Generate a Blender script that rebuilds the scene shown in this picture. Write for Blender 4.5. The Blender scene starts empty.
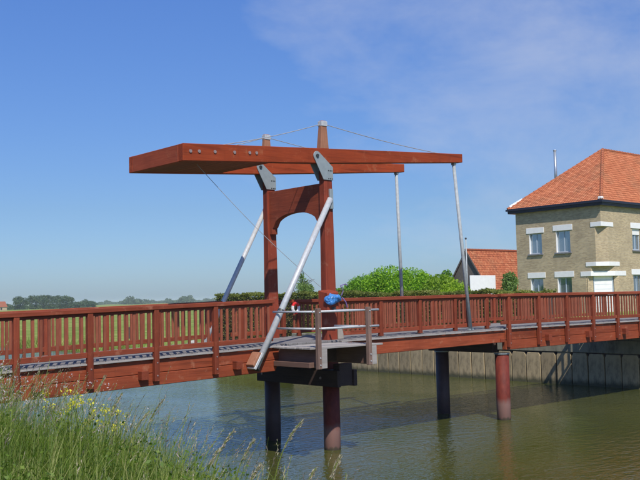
import bpy, bmesh, math, random
import numpy as np
from mathutils import Vector, Matrix

R_ = math.radians
random.seed(7); rng = np.random.default_rng(7)
S = bpy.context.scene
COL = S.collection

# ------------------------------------------------------------------ camera, sky, sun, exposure
cd = bpy.data.cameras.new('camera'); cam = bpy.data.objects.new('camera', cd); COL.objects.link(cam)
YAW, PITCH, ROLL = 0.7233, 0.0642, -0.0230
f_ = Vector((math.sin(YAW)*math.cos(PITCH), math.cos(YAW)*math.cos(PITCH), math.sin(PITCH)))
r_ = Vector((math.cos(YAW), -math.sin(YAW), 0)); u_ = r_.cross(f_)
r2 = r_*math.cos(ROLL) + u_*math.sin(ROLL); u2 = u_*math.cos(ROLL) - r_*math.sin(ROLL)
m = Matrix((r2, u2, -f_)).transposed().to_4x4(); m.translation = Vector((-16.3165, -18.1685, 4.05))
cam.matrix_world = m
cd.sensor_width = 36.0; cd.lens = 36.0*900.06/640.0
cd.clip_start = 0.1; cd.clip_end = 20000
S.camera = cam

SUN_TRAVEL = Vector((0.54, 1.0, -1.36)).normalized()
elev = math.asin(-SUN_TRAVEL.z); azim = math.atan2(-SUN_TRAVEL.x, -SUN_TRAVEL.y)   # clockwise from +Y
sl = bpy.data.lights.new('sun', 'SUN'); sun = bpy.data.objects.new('sun', sl); COL.objects.link(sun)
sun.rotation_euler = SUN_TRAVEL.to_track_quat('-Z', 'Y').to_euler()
sl.energy = 4.5; sl.angle = R_(0.53); sl.color = (1.0, 0.945, 0.86)

W = bpy.data.worlds.new('World'); S.world = W; W.use_nodes = True
nt = W.node_tree; N = nt.nodes; L = nt.links; N.clear()
out = N.new('ShaderNodeOutputWorld'); bg = N.new('ShaderNodeBackground'); bg.inputs['Strength'].default_value = 0.11
sky = N.new('ShaderNodeTexSky'); sky.sky_type = 'NISHITA'; sky.sun_disc = False
sky.sun_elevation = elev; sky.sun_rotation = azim % (2*math.pi)
sky.altitude = 0; sky.air_density = 1.0; sky.dust_density = 0.6; sky.ozone_density = 3.0
tc = N.new('ShaderNodeTexCoord'); mp = N.new('ShaderNodeMapping')
mp.inputs['Rotation'].default_value = (0.2, 0.45, 0.5); mp.inputs['Scale'].default_value = (1.3, 4.6, 7.5)
nz = N.new('ShaderNodeTexNoise'); nz.inputs['Scale'].default_value = 1.5; nz.inputs['Detail'].default_value = 9; nz.inputs['Roughness'].default_value = 0.62; nz.inputs['Distortion'].default_value = 0.2
cr = N.new('ShaderNodeValToRGB'); cr.color_ramp.elements[0].position = 0.46; cr.color_ramp.elements[1].position = 0.85
cr.color_ramp.elements[1].color = (0.40, 0.40, 0.40, 1)
mx = N.new('ShaderNodeMix'); mx.data_type = 'RGBA'
mx.inputs['B'].default_value = (5.6, 6.0, 7.0, 1)
L.new(tc.outputs['Generated'], mp.inputs['Vector']); L.new(mp.outputs['Vector'], nz.inputs['Vector'])
# thin cirrus lies in one half of the sky, to the right of the bridge
dt = N.new('ShaderNodeVectorMath'); dt.operation = 'DOT_PRODUCT'; dt.inputs[1].default_value = (0.86, 0.30, 0.42)
L.new(tc.outputs['Generated'], dt.inputs[0])
mr = N.new('ShaderNodeMapRange'); mr.inputs['From Min'].default_value = 0.70; mr.inputs['From Max'].default_value = 1.0; mr.inputs['To Min'].default_value = -0.30; mr.inputs['To Max'].default_value = 0.22
L.new(dt.outputs['Value'], mr.inputs['Value'])
ad = N.new('ShaderNodeMath'); ad.operation = 'ADD'; L.new(nz.outputs['Fac'], ad.inputs[0]); L.new(mr.outputs['Result'], ad.inputs[1])
L.new(ad.outputs[0], cr.inputs['Fac']); L.new(cr.outputs['Color'], mx.inputs['Factor'])
tn = N.new('ShaderNodeMix'); tn.data_type = 'RGBA'; tn.blend_type = 'MULTIPLY'; tn.inputs['Factor'].default_value = 1.0
sx = N.new('ShaderNodeSeparateXYZ'); L.new(tc.outputs['Generated'], sx.inputs[0])
tr = N.new('ShaderNodeValToRGB'); te = tr.color_ramp.elements
te[0].position = 0.0; te[0].color = (0.53, 0.71, 1.06, 1); te[1].position = 0.33; te[1].color = (0.62, 0.86, 1.0, 1)
e_ = te.new(0.10); e_.color = (0.55, 0.70, 0.95, 1)
L.new(sx.outputs['Z'], tr.inputs['Fac'])
tg = N.new('ShaderNodeMapRange'); tg.inputs['From Min'].default_value = 0.10; tg.inputs['From Max'].default_value = 0.33; tg.inputs['To Min'].default_value = 1.0; tg.inputs['To Max'].default_value = 1.33
L.new(sx.outputs['Z'], tg.inputs['Value'])
cb_ = N.new('ShaderNodeCombineXYZ'); cb_.inputs[0].default_value = 1.0; cb_.inputs[1].default_value = 1.0; L.new(tg.outputs['Result'], cb_.inputs[2])
tm = N.new('ShaderNodeMix'); tm.data_type = 'RGBA'; tm.blend_type = 'MULTIPLY'; tm.inputs['Factor'].default_value = 1.0
L.new(tr.outputs['Color'], tm.inputs['A']); L.new(cb_.outputs[0], tm.inputs['B']); L.new(tm.outputs['Result'], tn.inputs['B'])
L.new(sky.outputs['Color'], tn.inputs['A']); L.new(tn.outputs['Result'], mx.inputs['A']); L.new(mx.outputs['Result'], bg.inputs['Color']); L.new(bg.outputs['Background'], out.inputs['Surface'])

S.view_settings.view_transform = 'Standard'; S.view_settings.look = 'None'
S.view_settings.exposure = 0.0; S.view_settings.gamma = 1.0; S.view_settings.use_curve_mapping = False
S.cycles.max_bounces = 8; S.cycles.transparent_max_bounces = 8

# ------------------------------------------------------------------ materials
def nodes(name):
    mt = bpy.data.materials.new(name); mt.use_nodes = True
    t = mt.node_tree; return mt, t, t.nodes, t.links, t.nodes['Principled BSDF']

def noise(n, l, vec, scale, detail=4, rough=0.55):
    x = n.new('ShaderNodeTexNoise'); x.inputs['Scale'].default_value = scale
    x.inputs['Detail'].default_value = detail; x.inputs['Roughness'].default_value = rough
    if vec is not None: l.new(vec, x.inputs['Vector'])
    return x.outputs['Fac']

def ramp(n, l, fac, stops):
    x = n.new('ShaderNodeValToRGB'); e = x.color_ramp.elements
    while len(e) < len(stops): e.new(0.5)
    for k, (p, c) in enumerate(stops):
        e[k].position = p; e[k].color = (*c, 1) if len(c) == 3 else c
    l.new(fac, x.inputs['Fac']); return x.outputs['Color']

def mixc(n, l, fac, a, b, mode='MIX'):
    x = n.new('ShaderNodeMix'); x.data_type = 'RGBA'; x.blend_type = mode
    for s, v in (('Factor', fac), ('A', a), ('B', b)):
        if hasattr(v, 'is_linked'): l.new(v, x.inputs[s])
        else: x.inputs[s].default_value = v if s == 'Factor' else (*v, 1)
    return x.outputs['Result']

def mapped(n, l, scale, coord='Object', rot=(0, 0, 0)):
    t = n.new('ShaderNodeTexCoord'); p = n.new('ShaderNodeMapping')
    p.inputs['Scale'].default_value = scale; p.inputs['Rotation'].default_value = rot
    l.new(t.outputs[coord], p.inputs['Vector']); return p.outputs['Vector']

def rnd(n): return n.new('ShaderNodeObjectInfo').outputs['Random']

def math_(n, l, op, a, b=0.5):
    x = n.new('ShaderNodeMath'); x.operation = op
    for k, v in enumerate((a, b)):
        if hasattr(v, 'is_linked'): l.new(v, x.inputs[k])
        else: x.inputs[k].default_value = v
    return x.outputs[0]

def bump(n, l, b, h, strength=0.3, dist=0.02):
    x = n.new('ShaderNodeBump'); x.inputs['Strength'].default_value = strength; x.inputs['Distance'].default_value = dist
    l.new(h, x.inputs['Height']); l.new(x.outputs['Normal'], b.inputs['Normal'])

def wood(name, c1, c2, c3, axis='X', rough=0.62, wear=None):
    """stained timber: grain runs along axis, pieces differ a little, worn patches"""
    mt, t, n, l, b = nodes(name)
    sc = {'X': (0.5, 9, 9), 'Y': (9, 0.5, 9), 'Z': (9, 9, 0.5)}[axis]
    v = mapped(n, l, sc)
    g = noise(n, l, v, 3.2, 5, 0.6)
    base = ramp(n, l, g, [(0.25, c1), (0.52, c2), (0.8, c3)])
    big = noise(n, l, mapped(n, l, (0.9, 0.9, 2.2)), 1.3, 5, 0.6)
    base = mixc(n, l, 0.55, base, ramp(n, l, big, [(0.3, tuple(x*0.72 for x in c2)), (0.62, tuple(min(1, x*1.12) for x in c2))]))
    hs = n.new('ShaderNodeHueSaturation'); l.new(base, hs.inputs['Color'])
    l.new(math_(n, l, 'ADD', math_(n, l, 'MULTIPLY', rnd(n), 0.3), 0.84), hs.inputs['Value'])
    base = hs.outputs['Color']
    if wear:
        # dark weathered streaks along the grain and drips across it
        st = noise(n, l, mapped(n, l, tuple(x*k for x, k in zip(sc, (0.7, 0.7, 0.7)))), 1.1, 6, 0.7)
        base = mixc(n, l, ramp(n, l, st, [(0.52, (0, 0, 0)), (0.68, (0.75, 0.75, 0.75))]), base, tuple(x*0.42 for x in c2))
        dr_ = noise(n, l, mapped(n, l, (7, 7, 0.7)), 1.4, 5, 0.65)
        base = mixc(n, l, ramp(n, l, dr_, [(0.58, (0, 0, 0)), (0.72, (0.35, 0.35, 0.35))]), base, tuple(x*0.55 for x in c2))
        wv = noise(n, l, mapped(n, l, (1.2, 1.2, 1.2)), 2.6, 7, 0.7)
        wf = ramp(n, l, wv, [(0.57, (0, 0, 0)), (0.72, (0.7, 0.7, 0.7))])
        base = mixc(n, l, wf, base, wear)
    l.new(base, b.inputs['Base Color']); b.inputs['Roughness'].default_value = rough; b.inputs['Specular IOR Level'].default_value = 0.22
    bump(n, l, b, g, 0.35, 0.01)
    return mt

M = {}
RW = ((0.13, 0.027, 0.013), (0.245, 0.052, 0.023), (0.345, 0.092, 0.043))
M['tailLitY'] = wood('brightened_tail_timber', (0.20, 0.036, 0.013), (0.37, 0.072, 0.026), (0.47, 0.11, 0.045), 'Y', wear=(0.40, 0.15, 0.07))  # beam colours raised, putting more sunlight onto the tail face
M['girder'] = wood('girder_timber', (0.145, 0.030, 0.012), (0.29, 0.062, 0.024), (0.41, 0.110, 0.048), 'X', wear=(0.42, 0.18, 0.10))
M['redX'] = wood('red_timber_x', *RW, 'X', wear=(0.40, 0.16, 0.09))
M['redY'] = wood('red_timber_y', *RW, 'Y', wear=(0.40, 0.16, 0.09))
M['redZ'] = wood('red_timber_z', *RW, 'Z', wear=(0.40, 0.16, 0.09))
M['beam'] = wood('beam_timber', (0.20, 0.030, 0.008), (0.325, 0.052, 0.013), (0.43, 0.090, 0.027), 'X', wear=(0.40, 0.14, 0.06))
RB = ((0.13, 0.027, 0.014), (0.235, 0.047, 0.023), (0.31, 0.072, 0.036))
M['balu'] = wood('baluster_timber', (0.17, 0.044, 0.024), (0.29, 0.085, 0.045), (0.40, 0.16, 0.085), 'Z', wear=(0.42, 0.25, 0.15))
M['post'] = wood('tower_timber', (0.17, 0.030, 0.016), (0.28, 0.052, 0.025), (0.35, 0.08, 0.04), 'Z', wear=(0.36, 0.16, 0.10))
M['greyX'] = wood('weathered_plank_x', (0.20, 0.18, 0.165), (0.36, 0.33, 0.30), (0.48, 0.45, 0.42), 'X', 0.8)
M['greyY'] = wood('weathered_plank_y', (0.13, 0.12, 0.115), (0.23, 0.215, 0.205), (0.34, 0.325, 0.305), 'Y', 0.8)
M['brownZ'] = wood('weathered_post', (0.12, 0.075, 0.055), (0.21, 0.135, 0.105), (0.30, 0.22, 0.18), 'Z', 0.8)
M['brownY'] = wood('weathered_shaded_joist', (0.10, 0.06, 0.045), (0.18, 0.105, 0.08), (0.25, 0.17, 0.13), 'Y', 0.8)  # weathered brown; also puts shade into the platform joist sides
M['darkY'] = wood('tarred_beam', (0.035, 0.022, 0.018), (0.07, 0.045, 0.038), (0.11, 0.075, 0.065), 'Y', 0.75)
M['paleZ'] = wood('pale_mast', (0.22, 0.10, 0.06), (0.36, 0.16, 0.09), (0.44, 0.24, 0.16), 'Z', 0.75)
M['stubZ'] = wood('pale_block', (0.25, 0.22, 0.18), (0.40, 0.36, 0.30), (0.5, 0.46, 0.4), 'Z', 0.8)

def plain(name, col, rough=0.5, metal=0.0, var=0.25, scale=6.0, bmp=0.0):
    mt, t, n, l, b = nodes(name)
    g = noise(n, l, mapped(n, l, (1, 1, 1)), scale, 6, 0.6)
    l.new(ramp(n, l, g, [(0.25, tuple(x*(1-var) for x in col)), (0.75, tuple(min(1, x*(1+var)) for x in col))]), b.inputs['Base Color'])
    b.inputs['Roughness'].default_value = rough; b.inputs['Metallic'].default_value = metal
    if bmp: bump(n, l, b, g, bmp, 0.01)
    return mt
M['galv'] = plain('galvanised_steel', (0.50, 0.51, 0.51), 0.45, 0.12, 0.18, 14)
M['galv2'] = plain('dull_galvanised_steel', (0.36, 0.385, 0.385), 0.6, 0.0, 0.2, 10)
M['plate'] = plain('grey_steel_plate', (0.30, 0.34, 0.34), 0.5, 0.2, 0.12, 9)
M['bolt'] = plain('bolt_head', (0.36, 0.27, 0.24), 0.5, 0.4, 0.2, 30)
M['darkm'] = plain('dark_steel', (0.05, 0.05, 0.05), 0.5, 0.3)
M['cable'] = plain('steel_cable', (0.42, 0.42, 0.42), 0.5, 0.3)
M['rope'] = plain('thin_rope', (0.34, 0.34, 0.34), 0.8)
M['cloth'] = plain('blue_tarpaulin', (0.05, 0.21, 0.50), 0.38, 0, 0.55, 12, 0.3)
M['rope2'] = plain('purple_cord', (0.18, 0.12, 0.30), 0.7)
M['white'] = plain('white_paint', (0.84, 0.83, 0.81), 0.55, 0, 0.06, 5)
M['red'] = plain('red_plastic', (0.70, 0.02, 0.02), 0.4)
M['fascia'] = plain('dark_fascia', (0.016, 0.018, 0.035), 0.45)
M['frame'] = plain('window_frame_paint', (0.42, 0.50, 0.58), 0.45, 0, 0.08)
M['curtain'] = plain('net_curtain', (0.62, 0.66, 0.70), 0.9, 0, 0.12, 20)
M['sill'] = plain('stone_sill', (0.20, 0.20, 0.21), 0.7)
M['dark'] = plain('dark_interior', (0.02, 0.022, 0.025), 0.9)
M['gable'] = plain('dark_gable_boards', (0.13, 0.11, 0.10), 0.85)
M['lattice'] = plain('white_lattice', (0.66, 0.66, 0.63), 0.6)
M['wool'] = plain('pale_wool', (0.62, 0.58, 0.52), 0.95)
M['stone'] = plain('pale_stone', (0.42, 0.40, 0.37), 0.85, 0, 0.3, 4, 0.4)
M['metalflue'] = plain('flue_metal', (0.46, 0.50, 0.53), 0.35, 0.6, 0.1)
M['road'] = plain('asphalt_road', (0.055, 0.055, 0.055), 0.9, 0, 0.2, 20)

def glass():
    mt, t, n, l, b = nodes('window_glass')
    b.inputs['Base Color'].default_value = (0.50, 0.58, 0.64, 1); b.inputs['Roughness'].default_value = 0.05; b.inputs['Metallic'].default_value = 0.75
    b.inputs['IOR'].default_value = 1.52; b.inputs['Specular IOR Level'].default_value = 0.9
    b.inputs['Alpha'].default_value = 0.55
    return mt
M['glass'] = glass()

def pile_mat():
    """red coated steel pile with a pale tide band just above the water (stain of its own)"""
    mt, t, n, l, b = nodes('red_pile_coating')
    geo = n.new('ShaderNodeNewGeometry'); sep = n.new('ShaderNodeSeparateXYZ'); l.new(geo.outputs['Position'], sep.inputs[0])
    g = noise(n, l, mapped(n, l, (3, 3, 1.2)), 3, 6, 0.65)
    base = ramp(n, l, g, [(0.3, (0.10, 0.017, 0.011)), (0.7, (0.19, 0.034, 0.020))])
    b.inputs['Specular IOR Level'].default_value = 0.25
    zz = math_(n, l, 'ADD', sep.outputs['Z'], math_(n, l, 'MULTIPLY', math_(n, l, 'SUBTRACT', g, 0.5), 0.25))
    f1 = ramp(n, l, math_(n, l, 'MULTIPLY', zz, 0.5), [(0.25, (0.70, 0.70, 0.70)), (0.36, (0, 0, 0))])
    base = mixc(n, l, f1, base, (0.24, 0.155, 0.13))
    f2 = ramp(n, l, zz, [(0.03, (0.9, 0.9, 0.9)), (0.10, (0, 0, 0))])
    base = mixc(n, l, f2, base, (0.07, 0.06, 0.04))
    l.new(base, b.inputs['Base Color']); b.inputs['Roughness'].default_value = 0.65
    return mt
M['pile'] = pile_mat()
M['shadedark'] = plain('shade_dark_coating', (0.075, 0.040, 0.036), 0.55, 0, 0.3, 3)  # deck shade on the far piles put into the colour; also darkens wall joints

def concrete(name, col, wl=True):
    mt, t, n, l, b = nodes(name)
    geo = n.new('ShaderNodeNewGeometry'); sep = n.new('ShaderNodeSeparateXYZ'); l.new(geo.outputs['Position'], sep.inputs[0])
    g = noise(n, l, mapped(n, l, (1.5, 1.5, 0.6)), 2.2, 8, 0.68)
    base = ramp(n, l, g, [(0.28, tuple(x*0.34 for x in col)), (0.5, col), (0.75, tuple(x*1.25 for x in col))])
    hs = n.new('ShaderNodeHueSaturation'); l.new(base, hs.inputs['Color'])
    l.new(math_(n, l, 'ADD', math_(n, l, 'MULTIPLY', rnd(n), 0.35), 0.82), hs.inputs['Value']); base = hs.outputs['Color']
    if wl:
        zz = math_(n, l, 'ADD', sep.outputs['Z'], math_(n, l, 'MULTIPLY', math_(n, l, 'SUBTRACT', g, 0.5), 0.35))
        f = ramp(n, l, zz, [(0.08, (0.9, 0.9, 0.9)), (0.30, (0, 0, 0))])
        base = mixc(n, l, f, base, (0.045, 0.048, 0.022))
    l.new(base, b.inputs['Base Color']); b.inputs['Roughness'].default_value = 0.9
    bump(n, l, b, g, 0.4, 0.03)
    return mt
M['sheet'] = concrete('weathered_sheet_pile', (0.34, 0.265, 0.15))
M['cap'] = concrete('concrete_cap', (0.20, 0.185, 0.13), False)
M['bear'] = concrete('concrete_block', (0.30, 0.28, 0.25), False)

def brick():
    mt, t, n, l, b = nodes('yellow_brick')
    geo = n.new('ShaderNodeNewGeometry'); sep = n.new('ShaderNodeSeparateXYZ'); l.new(geo.outputs['Position'], sep.inputs[0])
    cb = n.new('ShaderNodeCombineXYZ'); l.new(math_(n, l, 'SUBTRACT', sep.outputs['X'], sep.outputs['Y']), cb.inputs[0]); l.new(sep.outputs['Z'], cb.inputs[1])
    br = n.new('ShaderNodeTexBrick'); l.new(cb.outputs[0], br.inputs['Vector'])
    br.inputs['Scale'].default_value = 1.0; br.inputs['Brick Width'].default_value = 0.21; br.inputs['Row Height'].default_value = 0.068
    br.inputs['Mortar Size'].default_value = 0.008; br.inputs['Color1'].default_value = (0.54, 0.425, 0.255, 1)
    br.inputs['Color2'].default_value = (0.37, 0.28, 0.165, 1); br.inputs['Mortar'].default_value = (0.44, 0.40, 0.32, 1)
    big = noise(n, l, geo.outputs['Position'], 0.9, 6, 0.65)
    c = mixc(n, l, 1.0, br.outputs['Color'], ramp(n, l, big, [(0.3, (0.84, 0.82, 0.78)), (0.68, (1.08, 1.07, 1.03))]), 'MULTIPLY')
    l.new(c, b.inputs['Base Color']); b.inputs['Roughness'].default_value = 0.92
    bump(n, l, b, br.outputs['Fac'], -0.3, 0.006)
    return mt
M['brick'] = brick()

def tiles(name, a, bb, c):
    mt, t, n, l, b = nodes(name)
    at = n.new('ShaderNodeAttribute'); at.attribute_name = 'tint'
    base = ramp(n, l, at.outputs['Fac'], [(0.0, a), (0.5, bb), (1.0, c)])
    geo = n.new('ShaderNodeNewGeometry')
    big = noise(n, l, geo.outputs['Position'], 0.55, 6, 0.65)
    base = mixc(n, l, ramp(n, l, big, [(0.48, (0, 0, 0)), (0.75, (0.5, 0.5, 0.5))]), base, (0.22, 0.14, 0.07))
    l.new(base, b.inputs['Base Color']); b.inputs['Roughness'].default_value = 0.85
    return mt
M['tile'] = tiles('orange_clay_tiles', (0.40, 0.115, 0.045), (0.52, 0.165, 0.065), (0.60, 0.22, 0.10))
M['tile2'] = tiles('old_clay_tiles', (0.30, 0.075, 0.030), (0.44, 0.13, 0.05), (0.52, 0.20, 0.09))

def foliage(name, dark, mid, light, transl=0.35):
    mt, t, n, l, b = nodes(name)
    at = n.new('ShaderNodeAttribute'); at.attribute_name = 'tint'
    base = ramp(n, l, at.outputs['Fac'], [(0.0, dark), (0.5, mid), (1.0, light)])
    l.new(base, b.inputs['Base Color']); b.inputs['Roughness'].default_value = 0.6
    tr = n.new('ShaderNodeBsdfTranslucent'); l.new(mixc(n, l, 1.0, base, (1.25, 1.3, 0.7), 'MULTIPLY'), tr.inputs['Color'])
    ms = n.new('ShaderNodeMixShader'); ms.inputs[0].default_value = transl
    l.new(b.outputs[0], ms.inputs[1]); l.new(tr.outputs[0], ms.inputs[2]); l.new(ms.outputs[0], n['Material Output'].inputs['Surface'])
    return mt
M['bush'] = foliage('bright_leaves', (0.055, 0.16, 0.008), (0.20, 0.42, 0.014), (0.42, 0.62, 0.03), 0.42)
M['bush2'] = foliage('yellow_green_leaves', (0.16, 0.28, 0.015), (0.34, 0.50, 0.03), (0.48, 0.60, 0.06), 0.5)
M['hedge'] = foliage('hedge_leaves', (0.08, 0.105, 0.016), (0.18, 0.21, 0.032), (0.28, 0.30, 0.05), 0.4)
M['hedgeface'] = foliage('dry_hedge_face', (0.12, 0.085, 0.024), (0.23, 0.165, 0.045), (0.30, 0.26, 0.07), 0.4)
M['tree'] = foliage('garden_tree_leaves', (0.08, 0.15, 0.035), (0.16, 0.26, 0.06), (0.24, 0.35, 0.10), 0.45)
M['fartree'] = foliage('far_tree_leaves', (0.040, 0.075, 0.035), (0.065, 0.115, 0.050), (0.095, 0.15, 0.06), 0.3)
M['redbush'] = foliage('bronze_leaves', (0.08, 0.06, 0.02), (0.13, 0.11, 0.03), (0.16, 0.17, 0.04))
M['grass'] = foliage('long_grass', (0.065, 0.122, 0.008), (0.165, 0.245, 0.020), (0.44, 0.42, 0.16), 0.42)
M['weed'] = foliage('weed_leaves', (0.05, 0.10, 0.008), (0.11, 0.20, 0.014), (0.20, 0.28, 0.03), 0.4)
M['mauve'] = foliage('mauve_seed_heads', (0.20, 0.14, 0.12), (0.33, 0.24, 0.21), (0.45, 0.36, 0.32), 0.35)
M['straw'] = foliage('seed_heads', (0.30, 0.27, 0.15), (0.46, 0.40, 0.26), (0.56, 0.46, 0.38), 0.4)
M['flower'] = foliage('yellow_petals', (0.68, 0.60, 0.02), (0.82, 0.76, 0.03), (0.88, 0.84, 0.10), 0.4)
M['pinkfl'] = foliage('pale_petals', (0.42, 0.33, 0.36), (0.60, 0.52, 0.54), (0.75, 0.72, 0.70), 0.3)
M['bark'] = plain('bark', (0.075, 0.058, 0.045), 0.9, 0, 0.35, 9)

def ground(name, stops, sc=0.25):
    mt, t, n, l, b = nodes(name)
    geo = n.new('ShaderNodeNewGeometry')
    a = noise(n, l, geo.outputs['Position'], sc, 8, 0.68)
    s = n.new('ShaderNodeVectorMath'); s.operation = 'MULTIPLY'; s.inputs[1].default_value = (0.012, 0.05, 0.05); l.new(geo.outputs['Position'], s.inputs[0])
    c = noise(n, l, s.outputs[0], 1.0, 5, 0.6)
    x = math_(n, l, 'ADD', math_(n, l, 'MULTIPLY', a, 0.6), math_(n, l, 'MULTIPLY', c, 0.4))
    l.new(ramp(n, l, x, stops), b.inputs['Base Color']); b.inputs['Roughness'].default_value = 0.95; b.inputs['Specular IOR Level'].default_value = 0.1
    bump(n, l, b, a, 0.6, 0.12)
    return mt
M['field'] = ground('meadow_grass', [(0.38, (0.125, 0.185, 0.028)), (0.5, (0.21, 0.265, 0.050)), (0.63, (0.33, 0.34, 0.095))])
M['soil'] = ground('bank_soil', [(0.3, (0.035, 0.045, 0.015)), (0.6, (0.07, 0.085, 0.025))], 1.5)

def water():
    mt, t, n, l, b = nodes('canal_water')
    b.inputs['Roughness'].default_value = 0.03; b.inputs['IOR'].default_value = 1.40
    geo = n.new('ShaderNodeNewGeometry')
    g = noise(n, l, geo.outputs['Position'], 0.12, 4, 0.5)
    l.new(ramp(n, l, g, [(0.3, (0.054, 0.064, 0.013)), (0.7, (0.082, 0.084, 0.018))]), b.inputs['Base Color'])
    def scaled(v, rot):
        p = n.new('ShaderNodeMapping'); p.inputs['Scale'].default_value = v; p.inputs['Rotation'].default_value = (0, 0, rot)
        l.new(geo.outputs['Position'], p.inputs['Vector']); return p.outputs['Vector']
    w1 = noise(n, l, scaled((1.0, 2.2, 1), 0.7), 2.1, 3, 0.55)
    w2 = noise(n, l, scaled((1.0, 1.7, 1), 0.25), 6.0, 3, 0.5)
    w3 = noise(n, l, geo.outputs['Position'], 0.22, 3, 0.5)
    amp = ramp(n, l, w3, [(0.35, (0.45, 0.45, 0.45)), (0.65, (1, 1, 1))])
    h = math_(n, l, 'ADD', w1, math_(n, l, 'MULTIPLY', w2, 0.35))
    h = math_(n, l, 'MULTIPLY', h, amp)
    bump(n, l, b, h, 0.42, 0.09)
    return mt
M['water'] = water()

# ------------------------------------------------------------------ geometry helpers
class MB:
    def __init__(s): s.v = []; s.f = []; s.m = []
    def add(s, vs, fs, mi=0):
        o = len(s.v); s.v += [tuple(p) for p in vs]; s.f += [tuple(i+o for i in f) for f in fs]; s.m += [mi]*len(fs); return s
    def hexa(s, p, mi=0):        # 8 points: bottom ring 0-3, top ring 4-7
        return s.add(p, [(3, 2, 1, 0), (4, 5, 6, 7), (0, 1, 5, 4), (1, 2, 6, 5), (2, 3, 7, 6), (3, 0, 4, 7)], mi)
    def box(s, x0, x1, y0, y1, z0, z1, mi=0):
        return s.hexa([(x0, y0, z0), (x1, y0, z0), (x1, y1, z0), (x0, y1, z0), (x0, y0, z1), (x1, y0, z1), (x1, y1, z1), (x0, y1, z1)], mi)
    def ramp_box(s, x0, x1, y0, y1, a0, a1, b0, b1, mi=0):   # z range a at x0, b at x1
        return s.hexa([(x0, y0, a0), (x1, y0, b0), (x1, y1, b0), (x0, y1, a0), (x0, y0, a1), (x1, y0, b1), (x1, y1, b1), (x0, y1, a1)], mi)
    def tube(s, p0, p1, r0, r1=None, n=12, mi=0, caps=True):
        r1 = r0 if r1 is None else r1
        p0 = Vector(p0); p1 = Vector(p1); d = (p1-p0).normalized()
        a = d.orthogonal().normalized(); b = d.cross(a)
        vs = []
        for p, r in ((p0, r0), (p1, r1)):
            for k in range(n):
                t = 2*math.pi*k/n; vs.append(p + a*(r*math.cos(t)) + b*(r*math.sin(t)))
        fs = [(k, (k+1) % n, n+(k+1) % n, n+k) for k in range(n)]
        if caps: fs += [tuple(range(n-1, -1, -1)), tuple(range(n, 2*n))]
        return s.add(vs, fs, mi)
    def path(s, pts, r, n=8, mi=0):
        for a, b in zip(pts[:-1], pts[1:]): s.tube(a, b, r, r, n, mi)
        return s
    def prism(s, poly, axis, a, b, mi=0):    # polygon extruded along axis 'X' or 'Y' from a to b
        n = len(poly)
        P = (lambda q, t: (q[0], t, q[1])) if axis == 'Y' else ((lambda q, t: (t, q[0], q[1])) if axis == 'X' else (lambda q, t: (q[0], q[1], t)))
        vs = [P(q, a) for q in poly] + [P(q, b) for q in poly]
        fs = [tuple(range(n)), tuple(range(2*n-1, n-1, -1))] + [(k, n+k, n+(k+1) % n, (k+1) % n) for k in range(n)]
        return s.add(vs, fs, mi)
    def mesh(s, name, off=(0, 0, 0), bevel=0.0, smooth=False, mats=()):
        me = bpy.data.meshes.new(name)
        me.from_pydata([(x-off[0], y-off[1], z-off[2]) for x, y, z in s.v], [], s.f)
        for q in mats: me.materials.append(q)
        if any(s.m): me.polygons.foreach_set('material_index', s.m)
        bm = bmesh.new(); bm.from_mesh(me); bmesh.ops.recalc_face_normals(bm, faces=bm.faces)
        if bevel:
            es = [e for e in bm.edges if len(e.link_faces) == 2 and e.calc_face_angle(0) > 0.6]
            bmesh.ops.bevel(bm, geom=es, offset=bevel, segments=1, profile=0.5, affect='EDGES', clamp_overlap=True)
        if smooth:
            for fc in bm.faces: fc.smooth = len(fc.verts) == 4
        bm.to_mesh(me); bm.free(); me.update()
        return me

def wloc(o):
    p = Vector((0, 0, 0))
    while o is not None: p += o.location; o = o.parent
    return p

def link(name, me, parent=None, loc=(0, 0, 0), rot=(0, 0, 0)):
    o = bpy.data.objects.new(name, me); COL.objects.link(o)
    if parent is not None: o.parent = parent; o.location = Vector(loc) - wloc(parent)
    else: o.location = loc
    o.rotation_euler = rot
    return o

def obj(name, mb, mat, parent=None, base=None, bevel=0.0, smooth=False):
    """mesh built in world coordinates; origin at base (world) or at the parent's origin"""
    b = Vector(base) if base is not None else (wloc(parent) if parent is not None else Vector((0, 0, 0)))
    mats = mat if isinstance(mat, (list, tuple)) else (mat,)
    return link(name, mb.mesh(name, b, bevel, smooth, mats), parent, b)

def tag(o, label, cat, group=None):
    o['label'] = label; o['category'] = cat
    if group: o['group'] = group
    return o
def thing(name, label, cat, loc=(0, 0, 0), group=None):
    o = bpy.data.objects.new(name, None); COL.objects.link(o); o.location = loc; o.empty_display_size = 0.3
    return tag(o, label, cat, group)
def structure(o): o['kind'] = 'structure'; return o

def quads_obj(name, Q, mats, tint, parent=None, mi=None, base=(0, 0, 0)):
    """Q: (n,4,3) array of quads -> one mesh with a per-face tint"""
    n = len(Q); b = wloc(parent) if parent is not None else Vector(base)
    V = (Q.reshape(-1, 3) - np.array(b)).astype(np.float32)
    me = bpy.data.meshes.new(name); me.vertices.add(4*n); me.vertices.foreach_set('co', V.ravel())
    me.loops.add(4*n); me.loops.foreach_set('vertex_index', np.arange(4*n, dtype=np.int32))
    me.polygons.add(n); me.polygons.foreach_set('loop_start', np.arange(0, 4*n, 4, dtype=np.int32))
    for q in (mats if isinstance(mats, (list, tuple)) else (mats,)): me.materials.append(q)
    if mi is not None: me.polygons.foreach_set('material_index', mi.astype(np.int32))
    at = me.attributes.new('tint', 'FLOAT', 'FACE'); at.data.foreach_set('value', np.asarray(tint, np.float32))
    me.update(calc_edges=True); me.validate()
    return link(name, me, parent, b)

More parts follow.
